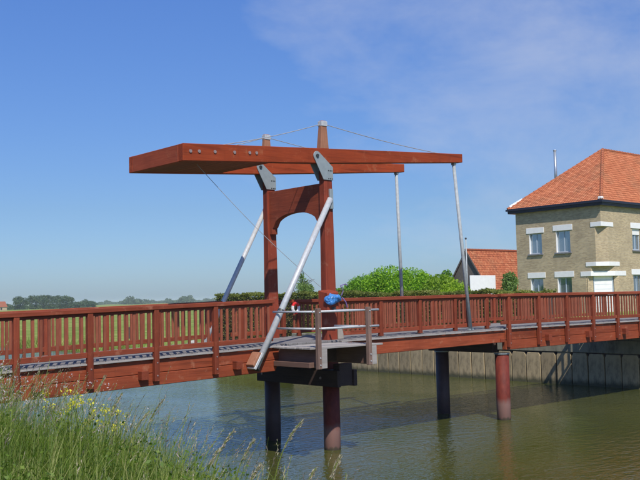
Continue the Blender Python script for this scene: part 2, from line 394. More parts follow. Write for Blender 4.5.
def leaf_quads(P, size, flat=0.0, up=None):
    n = len(P); d = rng.normal(size=(n, 3)); d[:, 2] *= (1-flat)
    d /= np.linalg.norm(d, axis=1, keepdims=True) + 1e-9
    e = np.cross(d, rng.normal(size=(n, 3))); e /= np.linalg.norm(e, axis=1, keepdims=True) + 1e-9
    s = (size*rng.uniform(0.6, 1.35, n))[:, None]
    return np.stack([P-d*s*0.6, P+e*s*0.36, P+d*s*0.6, P-e*s*0.36], 1)

def lumps(cs, n, thick=0.35):
    """points scattered in the outer shell of ellipsoid lumps (cx,cy,cz,rx,ry,rz)"""
    cs = np.array(cs, float); w = (cs[:, 3]*cs[:, 4] + cs[:, 3]*cs[:, 5] + cs[:, 4]*cs[:, 5]); w /= w.sum()
    k = rng.choice(len(cs), n, p=w); d = rng.normal(size=(n, 3)); d /= np.linalg.norm(d, axis=1, keepdims=True)
    r = 1 - thick*rng.uniform(0, 1, n)**1.5 + rng.normal(size=n)*0.03
    return cs[k, :3] + d*cs[k, 3:]*r[:, None], k

def sub_lumps(c, r, n, s0=0.28, s1=0.45):
    o = []
    for _ in range(n):
        d = rng.normal(size=3); d /= np.linalg.norm(d); d[2] = abs(d[2])*1.0 - 0.15
        q = rng.uniform(s0, s1); o.append((*(np.array(c) + d*np.array(r)*(1-q*0.75)), r[0]*q*1.1, r[1]*q*1.1, r[2]*q))
    return o

# ------------------------------------------------------------------ ground, water, field
WX = 18.3
def smooth01(x): x = min(1, max(0, x)); return x*x*(3-2*x)
def gz_right(x, y):
    # natural bank beyond the quay wall, raised plot behind it, flat polder further off
    plot = smooth01((26.5-y)/3.5)
    nat = -0.6 + 1.35*smooth01((x-17.6)/3.2) + 0.15*smooth01((x-30)/40)
    raised = 2.0 + 0.7*smooth01((x-21)/8)
    road = 2.88 if (-2 < y < 5.2) else raised
    far = 1 - smooth01((x-80)/40)
    r = max(raised, road if x > WX+0.3 else raised)
    h = nat*(1-plot*far) + r*plot*far
    return h
def grid_mesh(name, xs, ys, fn, mat):
    V = [(x, y, fn(x, y)) for y in ys for x in xs]; nx = len(xs)
    F = [(j*nx+i, j*nx+i+1, (j+1)*nx+i+1, (j+1)*nx+i) for j in range(len(ys)-1) for i in range(nx-1)]
    me = bpy.data.meshes.new(name); me.from_pydata(V, [], F); me.materials.append(mat)
    for p in me.polygons: p.use_smooth = True
    return structure(link(name, me))
xs = [18.42, 18.9, 19.5, 20.2, 21, 22, 24, 27, 30, 35, 45, 60, 80, 100, 120, 200, 400, 800, 1600, 4000, 4500]
ys = [-400, -150, -60, -20, -6, -2.05, -1.95, 0, 2, 5.15, 5.25, 8, 12, 16, 20, 23, 23.6]
grid_mesh('ground', xs, ys, gz_right, M['field'])
xs2 = [17.2, 17.6, 18, 18.42, 18.9, 19.5, 20.2, 21, 22, 24, 27, 30, 35, 45, 60, 80, 100, 120, 200, 400, 800, 1600, 4000, 4500]
ys2 = [23.6, 24.5, 25.5, 26.5, 30, 36, 45, 60, 80, 120, 200, 400, 800, 1600, 4000, 4500]
grid_mesh('ground_field', xs2, ys2, gz_right, M['field'])

def gz_left(x, y):
    return -1.0 + 3.42*smooth01((-6.6-x)/6.2) + 0.05*math.sin(x*1.7+y*0.9) + 0.04*math.sin(y*2.3)
xl = [-400, -120, -50, -25, -18, -15] + [-14 + 0.5*k for k in range(18)]
yl = [-400, -120, -60, -35, -25] + [-22 + 1.0*k for k in range(40)] + [25, 40, 80, 200, 900, 4000, 4500]
grid_mesh('ground_bank', xl, yl, gz_left, M['soil'])
wb = MB(); wb.add([(-9.5, -400, 0), (19.0, -400, 0), (19.0, 4500, 0), (-9.5, 4500, 0)], [(0, 1, 2, 3)])
structure(obj('water', wb, M['water']))
rb = MB(); rb.box(18.9, 34.0, -1.4, 4.4, 2.6, 2.9); structure(obj('road', rb, M['road']))
# canal bed and far land under the water so nothing is open below
bb = MB(); bb.add([(-12, -400, -1.2), (30, -400, -1.2), (30, 4500, -1.2), (-12, 4500, -1.2)], [(0, 1, 2, 3)])
structure(obj('canal_bed_ground', bb, M['soil']))

# ------------------------------------------------------------------ quay wall of sheet piles
wall = thing('quay_wall', 'pale weathered sheet pile wall along the far side of the canal', 'wall', (WX, 4, 0))
pm = MB(); w2 = 0.375
pm.prism([(-w2, -1.0), (w2, -1.0), (w2, 1.25), (w2-0.07, 1.39), (-w2+0.07, 1.39), (-w2, 1.25)], 'X', -0.15, -0.002)
panel_me = pm.mesh('panel', (0, 0, 0), 0.018, False, (M['sheet'],))
y = -9.6; k = 0
while y < 23.4:
    link('panel', panel_me, wall, (WX + random.uniform(-0.015, 0.015), y, random.uniform(-0.04, 0.02)), (random.uniform(-0.006, 0.006), 0, random.uniform(-0.035, 0.035))); y += 0.80
bk = MB(); bk.box(WX+0.0, WX+0.11, -10, 23.5, -1.0, 1.42); obj('backing', bk, M['shadedark'], wall)
cp = MB(); cp.box(WX-0.18, WX+0.3, -10, 23.6, 1.42, 1.98); obj('capping_beam', cp, M['cap'], wall, bevel=0.02)
ab = thing('abutment', 'concrete bridge abutment seat on the quay wall behind the fixed span', 'abutment', (WX+0.6, 1.3, 1.98))
am = MB(); am.box(WX-0.15, WX+0.9, -0.9, 3.5, 1.985, 2.26); obj('bearing_shelf', am, M['cap'], ab, bevel=0.02)
am = MB(); am.box(WX+0.45, WX+0.75, -0.9, 3.5, 2.265, 2.86); obj('back_wall', am, M['cap'], ab, bevel=0.02)

# ------------------------------------------------------------------ piles
def zdeckL(x): return 2.90 + 0.022*min(0, x+2.0)
PW = 2.5457; LX = 7.4696
def pile(x, y, top, r, mat, label, cap=None):
    t = thing('bridge_pile', label, 'pile', (x, y, 0), 'round steel piles under the bridge')
    b = MB(); b.tube((x, y, -1.1), (x, y, top), r, r, 28); obj('shaft', b, mat, t, smooth=True)
    b = MB(); b.tube((x, y, top), (x, y, top+0.03), r*1.12, r*1.12, 28); obj('head_plate', b, M['plate'], t)
    if cap:
        b = MB(); b.box(x-0.20, x+0.13, y-0.30, y+0.20, top+0.03, top+0.37); obj('bearing_block', b, M['bear'], t, bevel=0.015)
    return t
pile(0, 0, 2.10, 0.225, M['pile'], 'red round pile with pale tide band under the near tower post')
pile(0, PW, 2.10, 0.225, M['shadedark'], 'dark shaded round pile under the far tower post')
pile(LX, 0, 2.10, 0.225, M['pile'], 'bright red round pile carrying a pale block under the leaf joint')
pile(LX, PW, 2.10, 0.225, M['shadedark'], 'dark shaded round pile behind the bright red one under the leaf joint')
cb = thing('cap_beam', 'pair of dark timber beams clamped across the tower piles below the platform', 'beam', (0, PW/2, 1.7))
for s in (-1, 1):
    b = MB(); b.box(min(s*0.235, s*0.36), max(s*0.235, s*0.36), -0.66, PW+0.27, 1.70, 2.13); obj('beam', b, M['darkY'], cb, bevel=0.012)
    for yy in (0, PW):
        b = MB(); b.tube((s*0.362, yy, 1.92), (s*0.385, yy, 1.92), 0.035, n=8); obj('bolt', b, M['bolt'], cb)
b = MB(); b.box(-0.232, 0.232, -0.60, -0.36, 1.72, 2.30); obj('packing_block', b, M['darkY'], cb, bevel=0.01)
cb2 = thing('cap_beam', 'dark cross beam on the piles where the leaf meets the fixed span', 'beam', (LX, PW/2, 2.13))
b = MB(); b.box(LX-0.15, LX+0.12, 0.25, PW+0.5, 2.135, 2.45); obj('beam', b, M['darkY'], cb2, bevel=0.012)

# ------------------------------------------------------------------ bridge spans
def girder(parent, x0, x1, y0, y1, a0, a1, b0, b1, cut0=0, cut1=0):
    am, bm_ = a0+(a1-a0)*0.47, b0+(b1-b0)*0.47
    if a1-a0 < 0.5:
        b = MB(); b.prism([(x0+cut0, a0), (x1-cut1, b0), (x1, b1), (x0, a1)], 'Y', y0, y1); return obj('girder', b, M['girder'], parent, bevel=0.012)
    b = MB(); b.prism([(x0+cut0, a0), (x1-cut1, b0), (x1-cut1*0.53, bm_-0.004), (x0, am-0.004)], 'Y', y0, y1); obj('girder_board', b, M['girder'], parent, bevel=0.012)
    b = MB(); b.prism([(x0, am+0.004), (x1-cut1*0.53, bm_+0.004), (x1, b1), (x0, a1)], 'Y', y0+0.004, y1-0.003); obj('girder_board', b, M['girder'], parent, bevel=0.012)
plank_me = MB().box(-0.07, 0.07, -1.60, 1.62, -0.055, 0.0).mesh('plank', (0, 0, 0), 0.006, False, (M['greyY'],))
def planks(parent, x0, x1, zf, pitch=0.148):
    x = x0 + 0.07
    while x < x1-0.05:
        link('plank', plank_me, parent, (x, 1.275+random.uniform(-0.012, 0.012), zf(x)+random.uniform(-0.004, 0.003)), (0, random.uniform(-0.01, 0.01), random.uniform(-0.003, 0.003))); x += pitch
def joist(parent, x, z0, z1, w=0.18):
    b = MB(); b.box(x-w/2, x+w/2, -0.47, 3.02, z0, z1); obj('cross_joist', b, M['redY'], parent, bevel=0.008)

def edge_strip(parent, x0, x1, zf):
    for y0, y1 in ((-0.368, -0.341), (2.911, 2.938)):
        b = MB(); b.ramp_box(x0, x1, y0, y1, zf(x0)-0.062, zf(x0)-0.022, zf(x1)-0.062, zf(x1)-0.022); obj('edge_strip', b, M['greyX'], parent, bevel=0.005)
XL0, XL1 = -13.2, -1.85
spanL = thing('approach_span', 'red timber approach span on the left sloping up to the tower', 'bridge span', (-7.5, 1.27, 2.1))
for (y0, y1) in ((-0.30, -0.14), (2.69, 2.85)):
    girder(spanL, XL0, XL1, y0, y1, zdeckL(XL0)-0.66, zdeckL(XL0)-0.06, zdeckL(XL1)-0.66, zdeckL(XL1)-0.06, 0, 0.28)
b = MB(); b.ramp_box(XL0, XL1-0.4, 1.2, 1.36, zdeckL(XL0)-0.5, zdeckL(XL0)-0.07, zdeckL(XL1)-0.5, zdeckL(XL1)-0.07); obj('middle_girder', b, M['darkY'], spanL)
for x in (-10.9, -8.42, -5.95, -3.36): joist(spanL, x, zdeckL(x)-0.50, zdeckL(x)-0.30)
planks(spanL, XL0, -1.9, zdeckL); edge_strip(spanL, XL0, -1.9, zdeckL)

leaf = thing('bridge_leaf', 'red timber lifting leaf between the tower and the bright red pile', 'bridge leaf', (3.6, 1.27, 2.45))
def zleaf(x): return 2.915 + 0.004*x
for (y0, y1) in ((-0.30, -0.16), (2.69, 2.83)):
    girder(leaf, -0.15, 7.28, y0, y1, 2.44, 2.855, 2.50, 2.885)
for x in (0.3, 2.0, 3.7, 5.4, 7.0):
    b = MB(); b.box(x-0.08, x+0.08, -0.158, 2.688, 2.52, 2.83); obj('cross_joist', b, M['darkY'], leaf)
planks(leaf, -1.85, 7.25, zleaf); edge_strip(leaf, 0.1, 7.25, zleaf)

spanR = thing('approach_span', 'red timber fixed span on the right running to the quay beside the house', 'bridge span', (13, 1.27, 2.2))
def zright(x): return 2.965 - 0.003*(x-7.4)
for (y0, y1) in ((-0.30, -0.14), (2.69, 2.85)):
    girder(spanR, 7.31, 18.7, y0, y1, 2.25, 2.905, 2.24, 2.87)
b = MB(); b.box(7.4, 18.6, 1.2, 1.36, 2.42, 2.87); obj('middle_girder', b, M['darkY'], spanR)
for x in (9.55, 12.0, 14.45, 16.9): joist(spanR, x, 2.44, 2.66)
b = MB(); b.box(7.02, 7.22, -0.34, -0.18, 2.47+0.03, 2.62); obj('end_chock', b, M['redZ'], spanR, bevel=0.01)
planks(spanR, 7.33, 18.75, zright); edge_strip(spanR, 7.33, 18.75, zright)

# ------------------------------------------------------------------ railings
bal_me = {}
def baluster_mesh(h):
    k = round(h, 3)
    if k not in bal_me: bal_me[k] = MB().box(-0.031, 0.031, -0.022, 0.022, 0, h).mesh('baluster', (0, 0, 0), 0.005, False, (M['balu'],))
    return bal_me[k]
def railing(label, x0, x1, posts, y, zf, htop, drop, nb=8, side=-1, pw=0.062):
    """posts: x of each post; drop >0 bolts the post outside the girder that far below deck level, else it stands on the deck"""
    zc = zf((x0+x1)/2)
    t = thing('railing', label, 'railing', ((x0+x1)/2, y, zc), 'red timber railings of the bridge')
    b = MB(); b.ramp_box(x0, x1, y-0.085, y+0.075, zf(x0)+htop-0.10, zf(x0)+htop, zf(x1)+htop-0.10, zf(x1)+htop); obj('top_rail', b, M['redX'], t, bevel=0.012)
    b = MB(); b.ramp_box(x0+0.03, x1-0.03, y-0.03, y+0.03, zf(x0)+0.10, zf(x0)+0.215, zf(x1)+0.10, zf(x1)+0.215); obj('bottom_rail', b, M['redX'], t, bevel=0.006)
    b = MB(); b.ramp_box(x0+0.03, x1-0.03, y-0.028, y+0.028, zf(x0)+htop-0.16, zf(x0)+htop-0.103, zf(x1)+htop-0.16, zf(x1)+htop-0.103); obj('upper_rail', b, M['redX'], t, bevel=0.006)
    for px in posts:
        z0 = zf(px) - drop if drop > 0 else zf(px) + 0.003
        if drop > 0: ya, yb = (y-0.075, y+0.045) if side < 0 else (y-0.045, y+0.075)
        else: ya, yb = y-0.055, y+0.055
        b = MB(); b.box(px-pw, px+pw, ya, yb, z0, zf(px)+htop-0.10)
        p = obj('post', b, M['redZ'], t, base=(px, y, z0), bevel=0.008)
        if drop > 0:
            for zz in (0.13, 0.42):
                q = MB(); yo = ya if side < 0 else yb
                q.tube((px, yo, z0+zz), (px, yo+0.012*side, z0+zz), 0.018, n=7); obj('bolt', q, M['bolt'], p)
        else:
            q = MB(); q.box(px-0.09, px+0.09, y-0.09, y+0.09, zf(px)+0.001, zf(px)+0.014); obj('foot_plate', q, M['darkm'], p)
    allp = sorted(posts); step = (allp[1]-allp[0])/(nb+1)
    xs_ = [allp[0] + k*step for k in range(-40, 200)]
    me = baluster_mesh(htop-0.30)
    for x in xs_:
        if x < x0+0.08 or x > x1-0.06: continue
        if min(abs(x-p) for p in posts) < 0.05: continue
        link('baluster', me, t, (x+random.uniform(-0.006, 0.006), y+0.0, zf(x)+0.18), (random.uniform(-0.006, 0.006), random.uniform(-0.008, 0.008), 0))
    return t
sL = 1.6242
railing('near red railing on the left approach with posts bolted outside the girder', -13.0, -2.22, [-8.867+sL*k for k in range(-2, 4)]  , -0.36, zdeckL, 1.145, 0.56)
railing('far red railing on the left approach in front of the meadow', -13.0, -1.45, [-6.73+sL*k for k in range(-3, 4)], 2.90, zdeckL, 1.13, 0.56, side=1)
railing('short far red railing beside the far tower post holding the lifebuoy', -1.35, 0.72, [-0.95, 0.6], 2.72, zleaf, 1.10, 0, nb=8)
railing('near red railing standing on the lifting leaf between both hangers', 0.32, 6.86, [1.89, 3.53, 5.13, 6.68], -0.06, zleaf, 1.115, 0)
railing('far red railing standing on the lifting leaf in front of the hedge', 0.80, 7.2, [1.1+sL*k for k in range(4)]+[7.1], 2.60, zleaf, 1.10, 0)
railing('near red railing on the right span with posts bolted outside the girder', 6.98, 18.7, [7.40+1.64*k for k in range(7)], -0.36, zright, 1.085, 0.63)
railing('far red railing on the right span in front of the house', 7.35, 18.7, [7.62+1.64*k for k in range(7)], 2.90, zright, 1.075, 0.63, side=1)

# ------------------------------------------------------------------ tower
PW_T = 2.50
tw = thing('bridge_tower', 'red timber lifting portal with two posts and an arched head beam', 'tower', (0, PW/2, 2.2))
for yy in (0.0, PW_T):
    b = MB()
    b.hexa([(-0.19, yy-0.125, 2.135), (0.19, yy-0.125, 2.135), (0.19, yy+0.125, 2.135), (-0.19, yy+0.125, 2.135),
            (-0.17, yy-0.105, 7.50), (0.12, yy-0.105, 7.50), (0.12, yy+0.105, 7.50), (-0.17, yy+0.105, 7.50)])
    p = obj('post', b, M['post'], tw, bevel=0.012)
    for s in (-1, 1):        # steel cheek plates that carry the pivot
        y0 = yy + s*0.125 - 0.011; y1 = y0 + 0.022
        poly = [(-0.02+0.16, 7.24), (-0.02+0.16, 7.60), (-0.32, 7.955)]
        for a in range(9):
            an = R_(60 + a*20); poly.append((-0.425+0.125*math.cos(an), 7.875+0.125*math.sin(an)))
        poly += [(-0.205, 7.24)]
        q = MB(); q.prism(poly, 'Y', y0, y1); pl = obj('cheek_plate', q, M['plate'], p, bevel=0.004)
        q = MB(); yo = y0 if s < 0 else y1
        q.tube((-0.425, yo, 7.875), (-0.425, yo+s*0.03, 7.875), 0.05, n=6)
        for dx in (-0.06, 0.0, 0.06):
            for zz in (7.28, 7.50): q.tube((0.03+dx, yo, zz), (0.03+dx, yo+s*0.012, zz), 0.016, n=6)
        obj('bolts', q, M['darkm'], p)
# arched head beam with the two knee brackets in one panel
b = MB(); ya, yb = 0.108, PW_T-0.108; prof = [(ya, 5.92), (ya+0.13, 5.92), (ya+0.13, 6.10)]
for k in range(17):
    t = k/16; yy = ya+0.16 + (yb-ya-0.32)*t; prof.append((yy, 6.10 + 0.37*math.sqrt(max(0, 1-(2*t-1)**2))))
prof += [(yb-0.13, 6.10), (yb-0.13, 5.92), (yb, 5.92), (yb, 7.17), (ya, 7.17)]
b.prism(prof, 'X', -0.11, 0.08); obj('head_beam', b, M['redY'], tw, bevel=0.006)
# diagonal tubular braces
def brace(ys, ytop, xb, r):
    b = MB(); p0 = Vector((xb, ys, 2.36)); p1 = Vector((-0.02, ytop, 6.72))
    b.tube(p0, p1, r, r*0.95, 18); o = obj('brace', b, M['galv'], tw, smooth=True)
    d = (p1-p0).normalized(); q = MB()
    q.tube(p0-d*0.02, p0+d*0.02, r*1.4, r*1.4, 14)
    m_ = p0 + d*1.62; q.tube(m_, m_+d*0.06, r*1.12, r*1.12, 14); obj('collar', q, M['darkm'], o)
    q = MB(); s = -1 if ytop < 1 else 1
    q.box(-0.02, 0.10, min(ytop, ytop-s*0.07), max(ytop, ytop-s*0.07), 6.45, 7.0); obj('head_plate', q, M['plate'], o, bevel=0.01)
    return o
brace(-0.44, -0.17, -2.86, 0.082); brace(PW+0.42, PW_T+0.17, -2.34, 0.070)
# timber shoes that take the braces on the girders
for s, yb_ in ((-1, -0.30), (1, 2.85)):
    y0, y1 = (yb_-0.42, yb_-0.004) if s < 0 else (yb_+0.004, yb_+0.42)
    xb = -2.86 if s < 0 else -2.34; dv = Vector((-0.02-xb, 4.36)).normalized(); nv = Vector((-dv.y, dv.x)); c = Vector((xb, 2.36))
    y0, y1 = (yb_-0.30, yb_-0.004) if s < 0 else (yb_+0.004, yb_+0.30)
    q = MB(); q.prism([(c+nv*a+dv*e)[:] for a, e in ((0.225, 0.34), (0.225, -0.02), (0.155, -0.05), (0.155, 0.36))], 'Y', y0, y1); obj('brace_shoe', q, M['paleZ'], tw, bevel=0.01)
    q = MB(); q.prism([(c+nv*a+dv*e)[:] for a, e in ((0.152, 0.37), (0.152, -0.08), (0.085, -0.08), (0.085, 0.37))], 'Y', y0-0.01, y1); obj('shoe_plate', q, M['galv'], tw, bevel=0.006)
q = MB(); q.hexa([(-0.50, -0.50, 3.68), (-0.10, -0.50, 3.66), (-0.10, -0.128, 3.66), (-0.50, -0.128, 3.68), (-0.50, -0.50, 4.17), (-0.10, -0.50, 4.20), (-0.10, -0.128, 4.27), (-0.50, -0.128, 4.25)]); ctl = obj('winch_box', q, M['post'], tw, bevel=0.012)
q = MB(); q.box(-0.36, -0.22, -0.512, -0.502, 3.74, 3.80); obj('latch', q, M['darkm'], ctl)
q = MB(); q.hexa([(0.205, -0.12, 2.925), (0.42, -0.12, 2.925), (0.42, 0.12, 2.925), (0.205, 0.12, 2.925), (0.20, -0.12, 3.30), (0.36, -0.12, 3.30), (0.36, 0.12, 3.30), (0.20, 0.12, 3.30)]); obj('foot_block', q, M['stubZ'], tw, bevel=0.01)

# ------------------------------------------------------------------ balance beams (one frame that tilts together)
bf = thing('balance_frame', 'red balance frame of two long tapering beams with boxed counterweight tail', 'balance beam', (-0.4, 1.25, 7.9))
YN, YF = 0.0, 2.50
def skew(v):      # the far beam closes in slightly towards the tail
    return [(x, y-max(0, -0.4-x)*0.033*(y/2.5), z) for x, y, z in v]
for yy, sgn in ((YN, 0), (YF, 0)):
    b = MB(); secs = ((-4.66, 7.385, 7.81), (-2.5, 7.532, 7.95), (-0.4, 7.675, 8.085), (2.6, 7.93, 8.272), (5.69, 8.195, 8.465))
    V = [(x, y_, z) for x, z0, z1 in secs for y_, z in ((yy-0.108, z0), (yy+0.108, z0), (yy+0.108, z1), (yy-0.108, z1))]
    F = [(4*k+i, 4*k+(i+1) % 4, 4*k+4+(i+1) % 4, 4*k+4+i) for k in range(len(secs)-1) for i in range(4)] + [(0, 3, 2, 1), tuple(4*len(secs)-4+i for i in range(4))]
    b.add(V, F); b.v = skew(b.v) if yy > 1 else b.v; o = obj('beam', b, M['beam'], bf, bevel=0.012)
    q = MB()
    q.hexa([(-0.25, yy-0.09, 8.09), (0.05, yy-0.09, 8.11), (0.05, yy+0.09, 8.11), (-0.25, yy+0.09, 8.09), (-0.17, yy-0.06, 8.88), (0.0, yy-0.06, 8.88), (0.0, yy+0.06, 8.88), (-0.17, yy+0.06, 8.88)])
    mast = obj('mast', q, M['paleZ'], bf, bevel=0.01)
    q = MB(); q.box(-0.19, 0.02, yy-0.085, yy+0.085, 8.72, 8.86); obj('steel_cap', q, M['galv'], mast, bevel=0.01)
    ct = Vector((-0.085, yy, 8.80))
    for e, r in (((-3.5, yy, 7.88), 0.011), ((4.7, yy, 8.405), 0.011)):
        q = MB(); E_ = Vector(e)
        pts = [ct.lerp(E_, k/10) - Vector((0, 0, 0.05*math.sin(math.pi*k/10))) for k in range(11)]
        q.path(pts, r, 6); q.v = skew(q.v) if yy > 1 else q.v; obj('stay_cable', q, M['cable'], bf)
b = MB(); b.ramp_box(-4.665, -4.545, YN+0.11, YF-0.11, 7.385, 7.805, 7.39, 7.81); b.v = skew(b.v); obj('tail_board', b, M['tailLitY'], bf, bevel=0.01)
x = -4.54
while x < -1.98:           # counterweight box: boards below and above
    z = 7.385 + (x+4.66)*0.0681
    for nm, dz in (('bottom_board', 0.01), ('top_board', 0.36)):
        b = MB(); b.ramp_box(x+0.004, x+0.236, YN+0.112, YF-0.112, z+dz, z+dz+0.04, z+dz+0.016, z+dz+0.056); b.v = skew(b.v); obj(nm, b, M['redY'], bf)
    x += 0.24
b = MB(); b.box(-1.975, -1.90, YN+0.112, YF-0.112, 7.575, 7.96); obj('end_board', b, M['redY'], bf)
for i, bx in enumerate((-4.45, -4.2, -3.74, -3.15, -2.68, -2.46)):
    zc = 7.60 + (bx+4.66)*0.066 + 0.02; q = MB()
    q.tube((bx, -0.108, zc), (bx, -0.128, zc), 0.042, n=10); obj('bolt', q, M['bolt'], bf)
hs_ = ((YN, -0.20, 5.38, 5.69), (YF, 2.74, 5.40, 5.78))
for k, (yt, yb_, xt, xb) in enumerate(hs_):
    t = thing('hanger_rod', ['near grey steel hanger from beam tip down to the leaf edge', 'far grey steel hanger passing behind the leaf railing'][k], 'hanger', (xb, yb_, 2.93), 'steel hangers of the leaf')
    b = MB(); b.tube((xb, yb_, 2.95), (xt, yt, 8.10), 0.058, 0.052, 16); obj('tube', b, M['galv2'], t, smooth=True)
    b = MB(); b.box(xt-0.05, xt+0.05, yt-0.07, yt+0.07, 8.10, 8.19); obj('top_clevis', b, M['plate'], t, bevel=0.01)
    b = MB(); b.box(xb-0.10, xb+0.10, yb_-0.05, yb_+0.05, 2.935, 2.99); obj('foot_clevis', b, M['plate'], t, bevel=0.01)
b = MB(); A_, B_ = Vector((-3.9, 0.45, 7.43)), Vector((-0.5, -0.25, 4.33))
b.path([A_.lerp(B_, k/14) - Vector((0, 0, 0.12*math.sin(math.pi*k/14))) for k in range(15)], 0.007, 6)
tag(obj('pull_rope', b, M['rope'], base=A_), 'thin pull rope from the counterweight tail to the winch box', 'rope')

# ------------------------------------------------------------------ service platform
pf = thing('service_platform', 'grey weathered plank platform with steel rails in front of the tower', 'platform', (-1.1, -1.0, 2.8))
ZP = 2.865
yy = -1.86; k = 0
while yy < -0.46:
    x1 = 0.02 if k else 0.16
    b = MB(); e = random.uniform(-0.02, 0.02)
    b.box(-2.28+e, x1+e*0.5, yy+0.004, yy+0.141, ZP-0.045, ZP+random.uniform(-0.003, 0.003)); obj('plank', b, M['greyX'], pf, bevel=0.006); yy += 0.146; k += 1
yy = -0.45
while yy < 2.6:      # the walking deck goes on between the posts
    yy += 10
for jx, w in ((-1.90, 0.24), (-0.22, 0.24)):
    b = MB(); b.box(jx-w/2, jx+w/2, -1.84, 0.2, 2.36, ZP-0.05); obj('joist', b, M['brownY'], pf, bevel=0.012)
    b = MB(); b.box(jx-w/2-0.004, jx+w/2+0.004, -1.872, -1.842, 2.355, ZP-0.047); obj('lit_joist_cap', b, M['greyX'], pf, bevel=0.004)  # added grey cap, giving the front end its lit tone
b = MB(); b.box(-2.20, -2.03, -1.70, -0.31, 2.37, 2.50); obj('edge_joist', b, M['brownY'], pf, bevel=0.01)
b = MB(); b.box(-2.0, -0.1, -0.62, -0.44, 2.40, ZP-0.05); obj('rear_joist', b, M['darkY'], pf, bevel=0.01)
posts = {'L': (-2.10, -1.93), 'R': (-0.42, -1.93)}
for px, py in posts.values():
    b = MB(); b.box(px-0.055, px+0.055, py-0.055, py+0.055, 2.35, 3.80); p = obj('rail_post', b, M['brownZ'], pf, bevel=0.008)
    q = MB()
    for zz in (2.45, 2.62, 3.32, 3.70): q.tube((px, py-0.055, zz), (px, py-0.07, zz), 0.018, n=7)
    obj('bolts', q, M['galv'], p)
for zz in (3.72, 3.31):
    b = MB(); b.tube((-2.2, -1.85, zz), (0.02, -1.85, zz), 0.028, n=10); obj('front_rail', b, M['galv'], pf, smooth=True)
    b = MB(); b.tube((-2.13, -1.80, zz), (-2.13, -0.42 if zz < 3.5 else -0.25, zz), 0.026, n=10); obj('side_rail', b, M['galv'], pf, smooth=True)
    b = MB(); b.tube((-0.38, -1.80, zz), (-0.38, -0.62, zz), 0.026, n=10); obj('side_rail', b, M['galv'], pf, smooth=True)
# blue tarpaulin tied on the winch box
def blob(name, c, r, mat, amp=0.35, seed=1, nu=22, nv=14, fq=3.0, fold=0.0):
    rr = np.random.default_rng(seed); ph = rr.uniform(0, 6.28, (5, 3)); kk = rr.normal(size=(5, 3))*fq
    V = []; F = []
    for j in range(nv+1):
        th = math.pi*j/nv
        for i in range(nu):
            a = 2*math.pi*i/nu; d = np.array((math.sin(th)*math.cos(a), math.sin(th)*math.sin(a), math.cos(th)))
            s = 1 + amp*sum(math.sin(kk[q]@d + ph[q, 0]) for q in range(5))/3 + (fold*sum(abs(math.sin(2.6*kk[q]@d + ph[q, 1])) for q in range(3)) if fold else 0)
            V.append(tuple(np.array(c) + d*np.array(r)*s))
    for j in range(nv):
        for i in range(nu): F.append((j*nu+i, (j+1)*nu+i, (j+1)*nu+(i+1) % nu, j*nu+(i+1) % nu))
    b = MB(); b.add(V, F); return b
tp = thing('tarpaulin', 'crumpled blue tarpaulin tied over the red winch box', 'tarpaulin', (-0.2, -0.5, 4.0))
obj('sheet', blob('sheet', (-0.35, -0.53, 4.02), (0.15, 0.10, 0.115), M['cloth'], 0.35, 3, 34, 22, 2.6, 0.12), M['cloth'], tp)
obj('sheet', blob('sheet', (-0.20, -0.54, 4.03), (0.11, 0.085, 0.085), M['cloth'], 0.4, 8, 28, 18, 2.8, 0.13), M['cloth'], tp)
b = MB(); b.path([(-0.02, -0.52, 4.1), (0.02, -0.55, 4.22), (-0.08, -0.56, 4.36), (0.06, -0.56, 4.40), (0.18, -0.55, 4.38)], 0.014, 6)
b.path([(-0.02, -0.55, 4.05), (0.08, -0.58, 3.92), (0.13, -0.58, 3.78)], 0.016, 6); obj('cord', b, M['rope2'], tp)
# lifebuoy on the far railing
lb = thing('lifebuoy', 'red and white lifebuoy hanging on the far railing behind the brace', 'lifebuoy', (0.87, 2.48, 3.6))
for k in range(8):
    b = MB(); a0 = 2*math.pi*k/8 + 0.39; pts = []
    for q in range(5):
        a = a0 + 2*math.pi/8*q/4; pts.append((0.87+0.115*math.cos(a), 2.46, 3.77+0.14*math.sin(a)))
    b.path(pts, 0.046, 9); obj('segment', b, M['red'] if k in (0, 1, 2, 5) else M['white'], lb, smooth=True)
b = MB()
for k in range(26):
    z = 3.86 - k*0.034; b.tube((-0.28, 2.35, z), (-0.28+(0.012 if k % 2 else -0.012), 2.35, z-0.026), 0.012, n=6)
tag(obj('safety_chain', b, M['white'], base=(-0.28, 2.35, 3.9)), 'pale hanging chain beside the far tower post', 'chain')

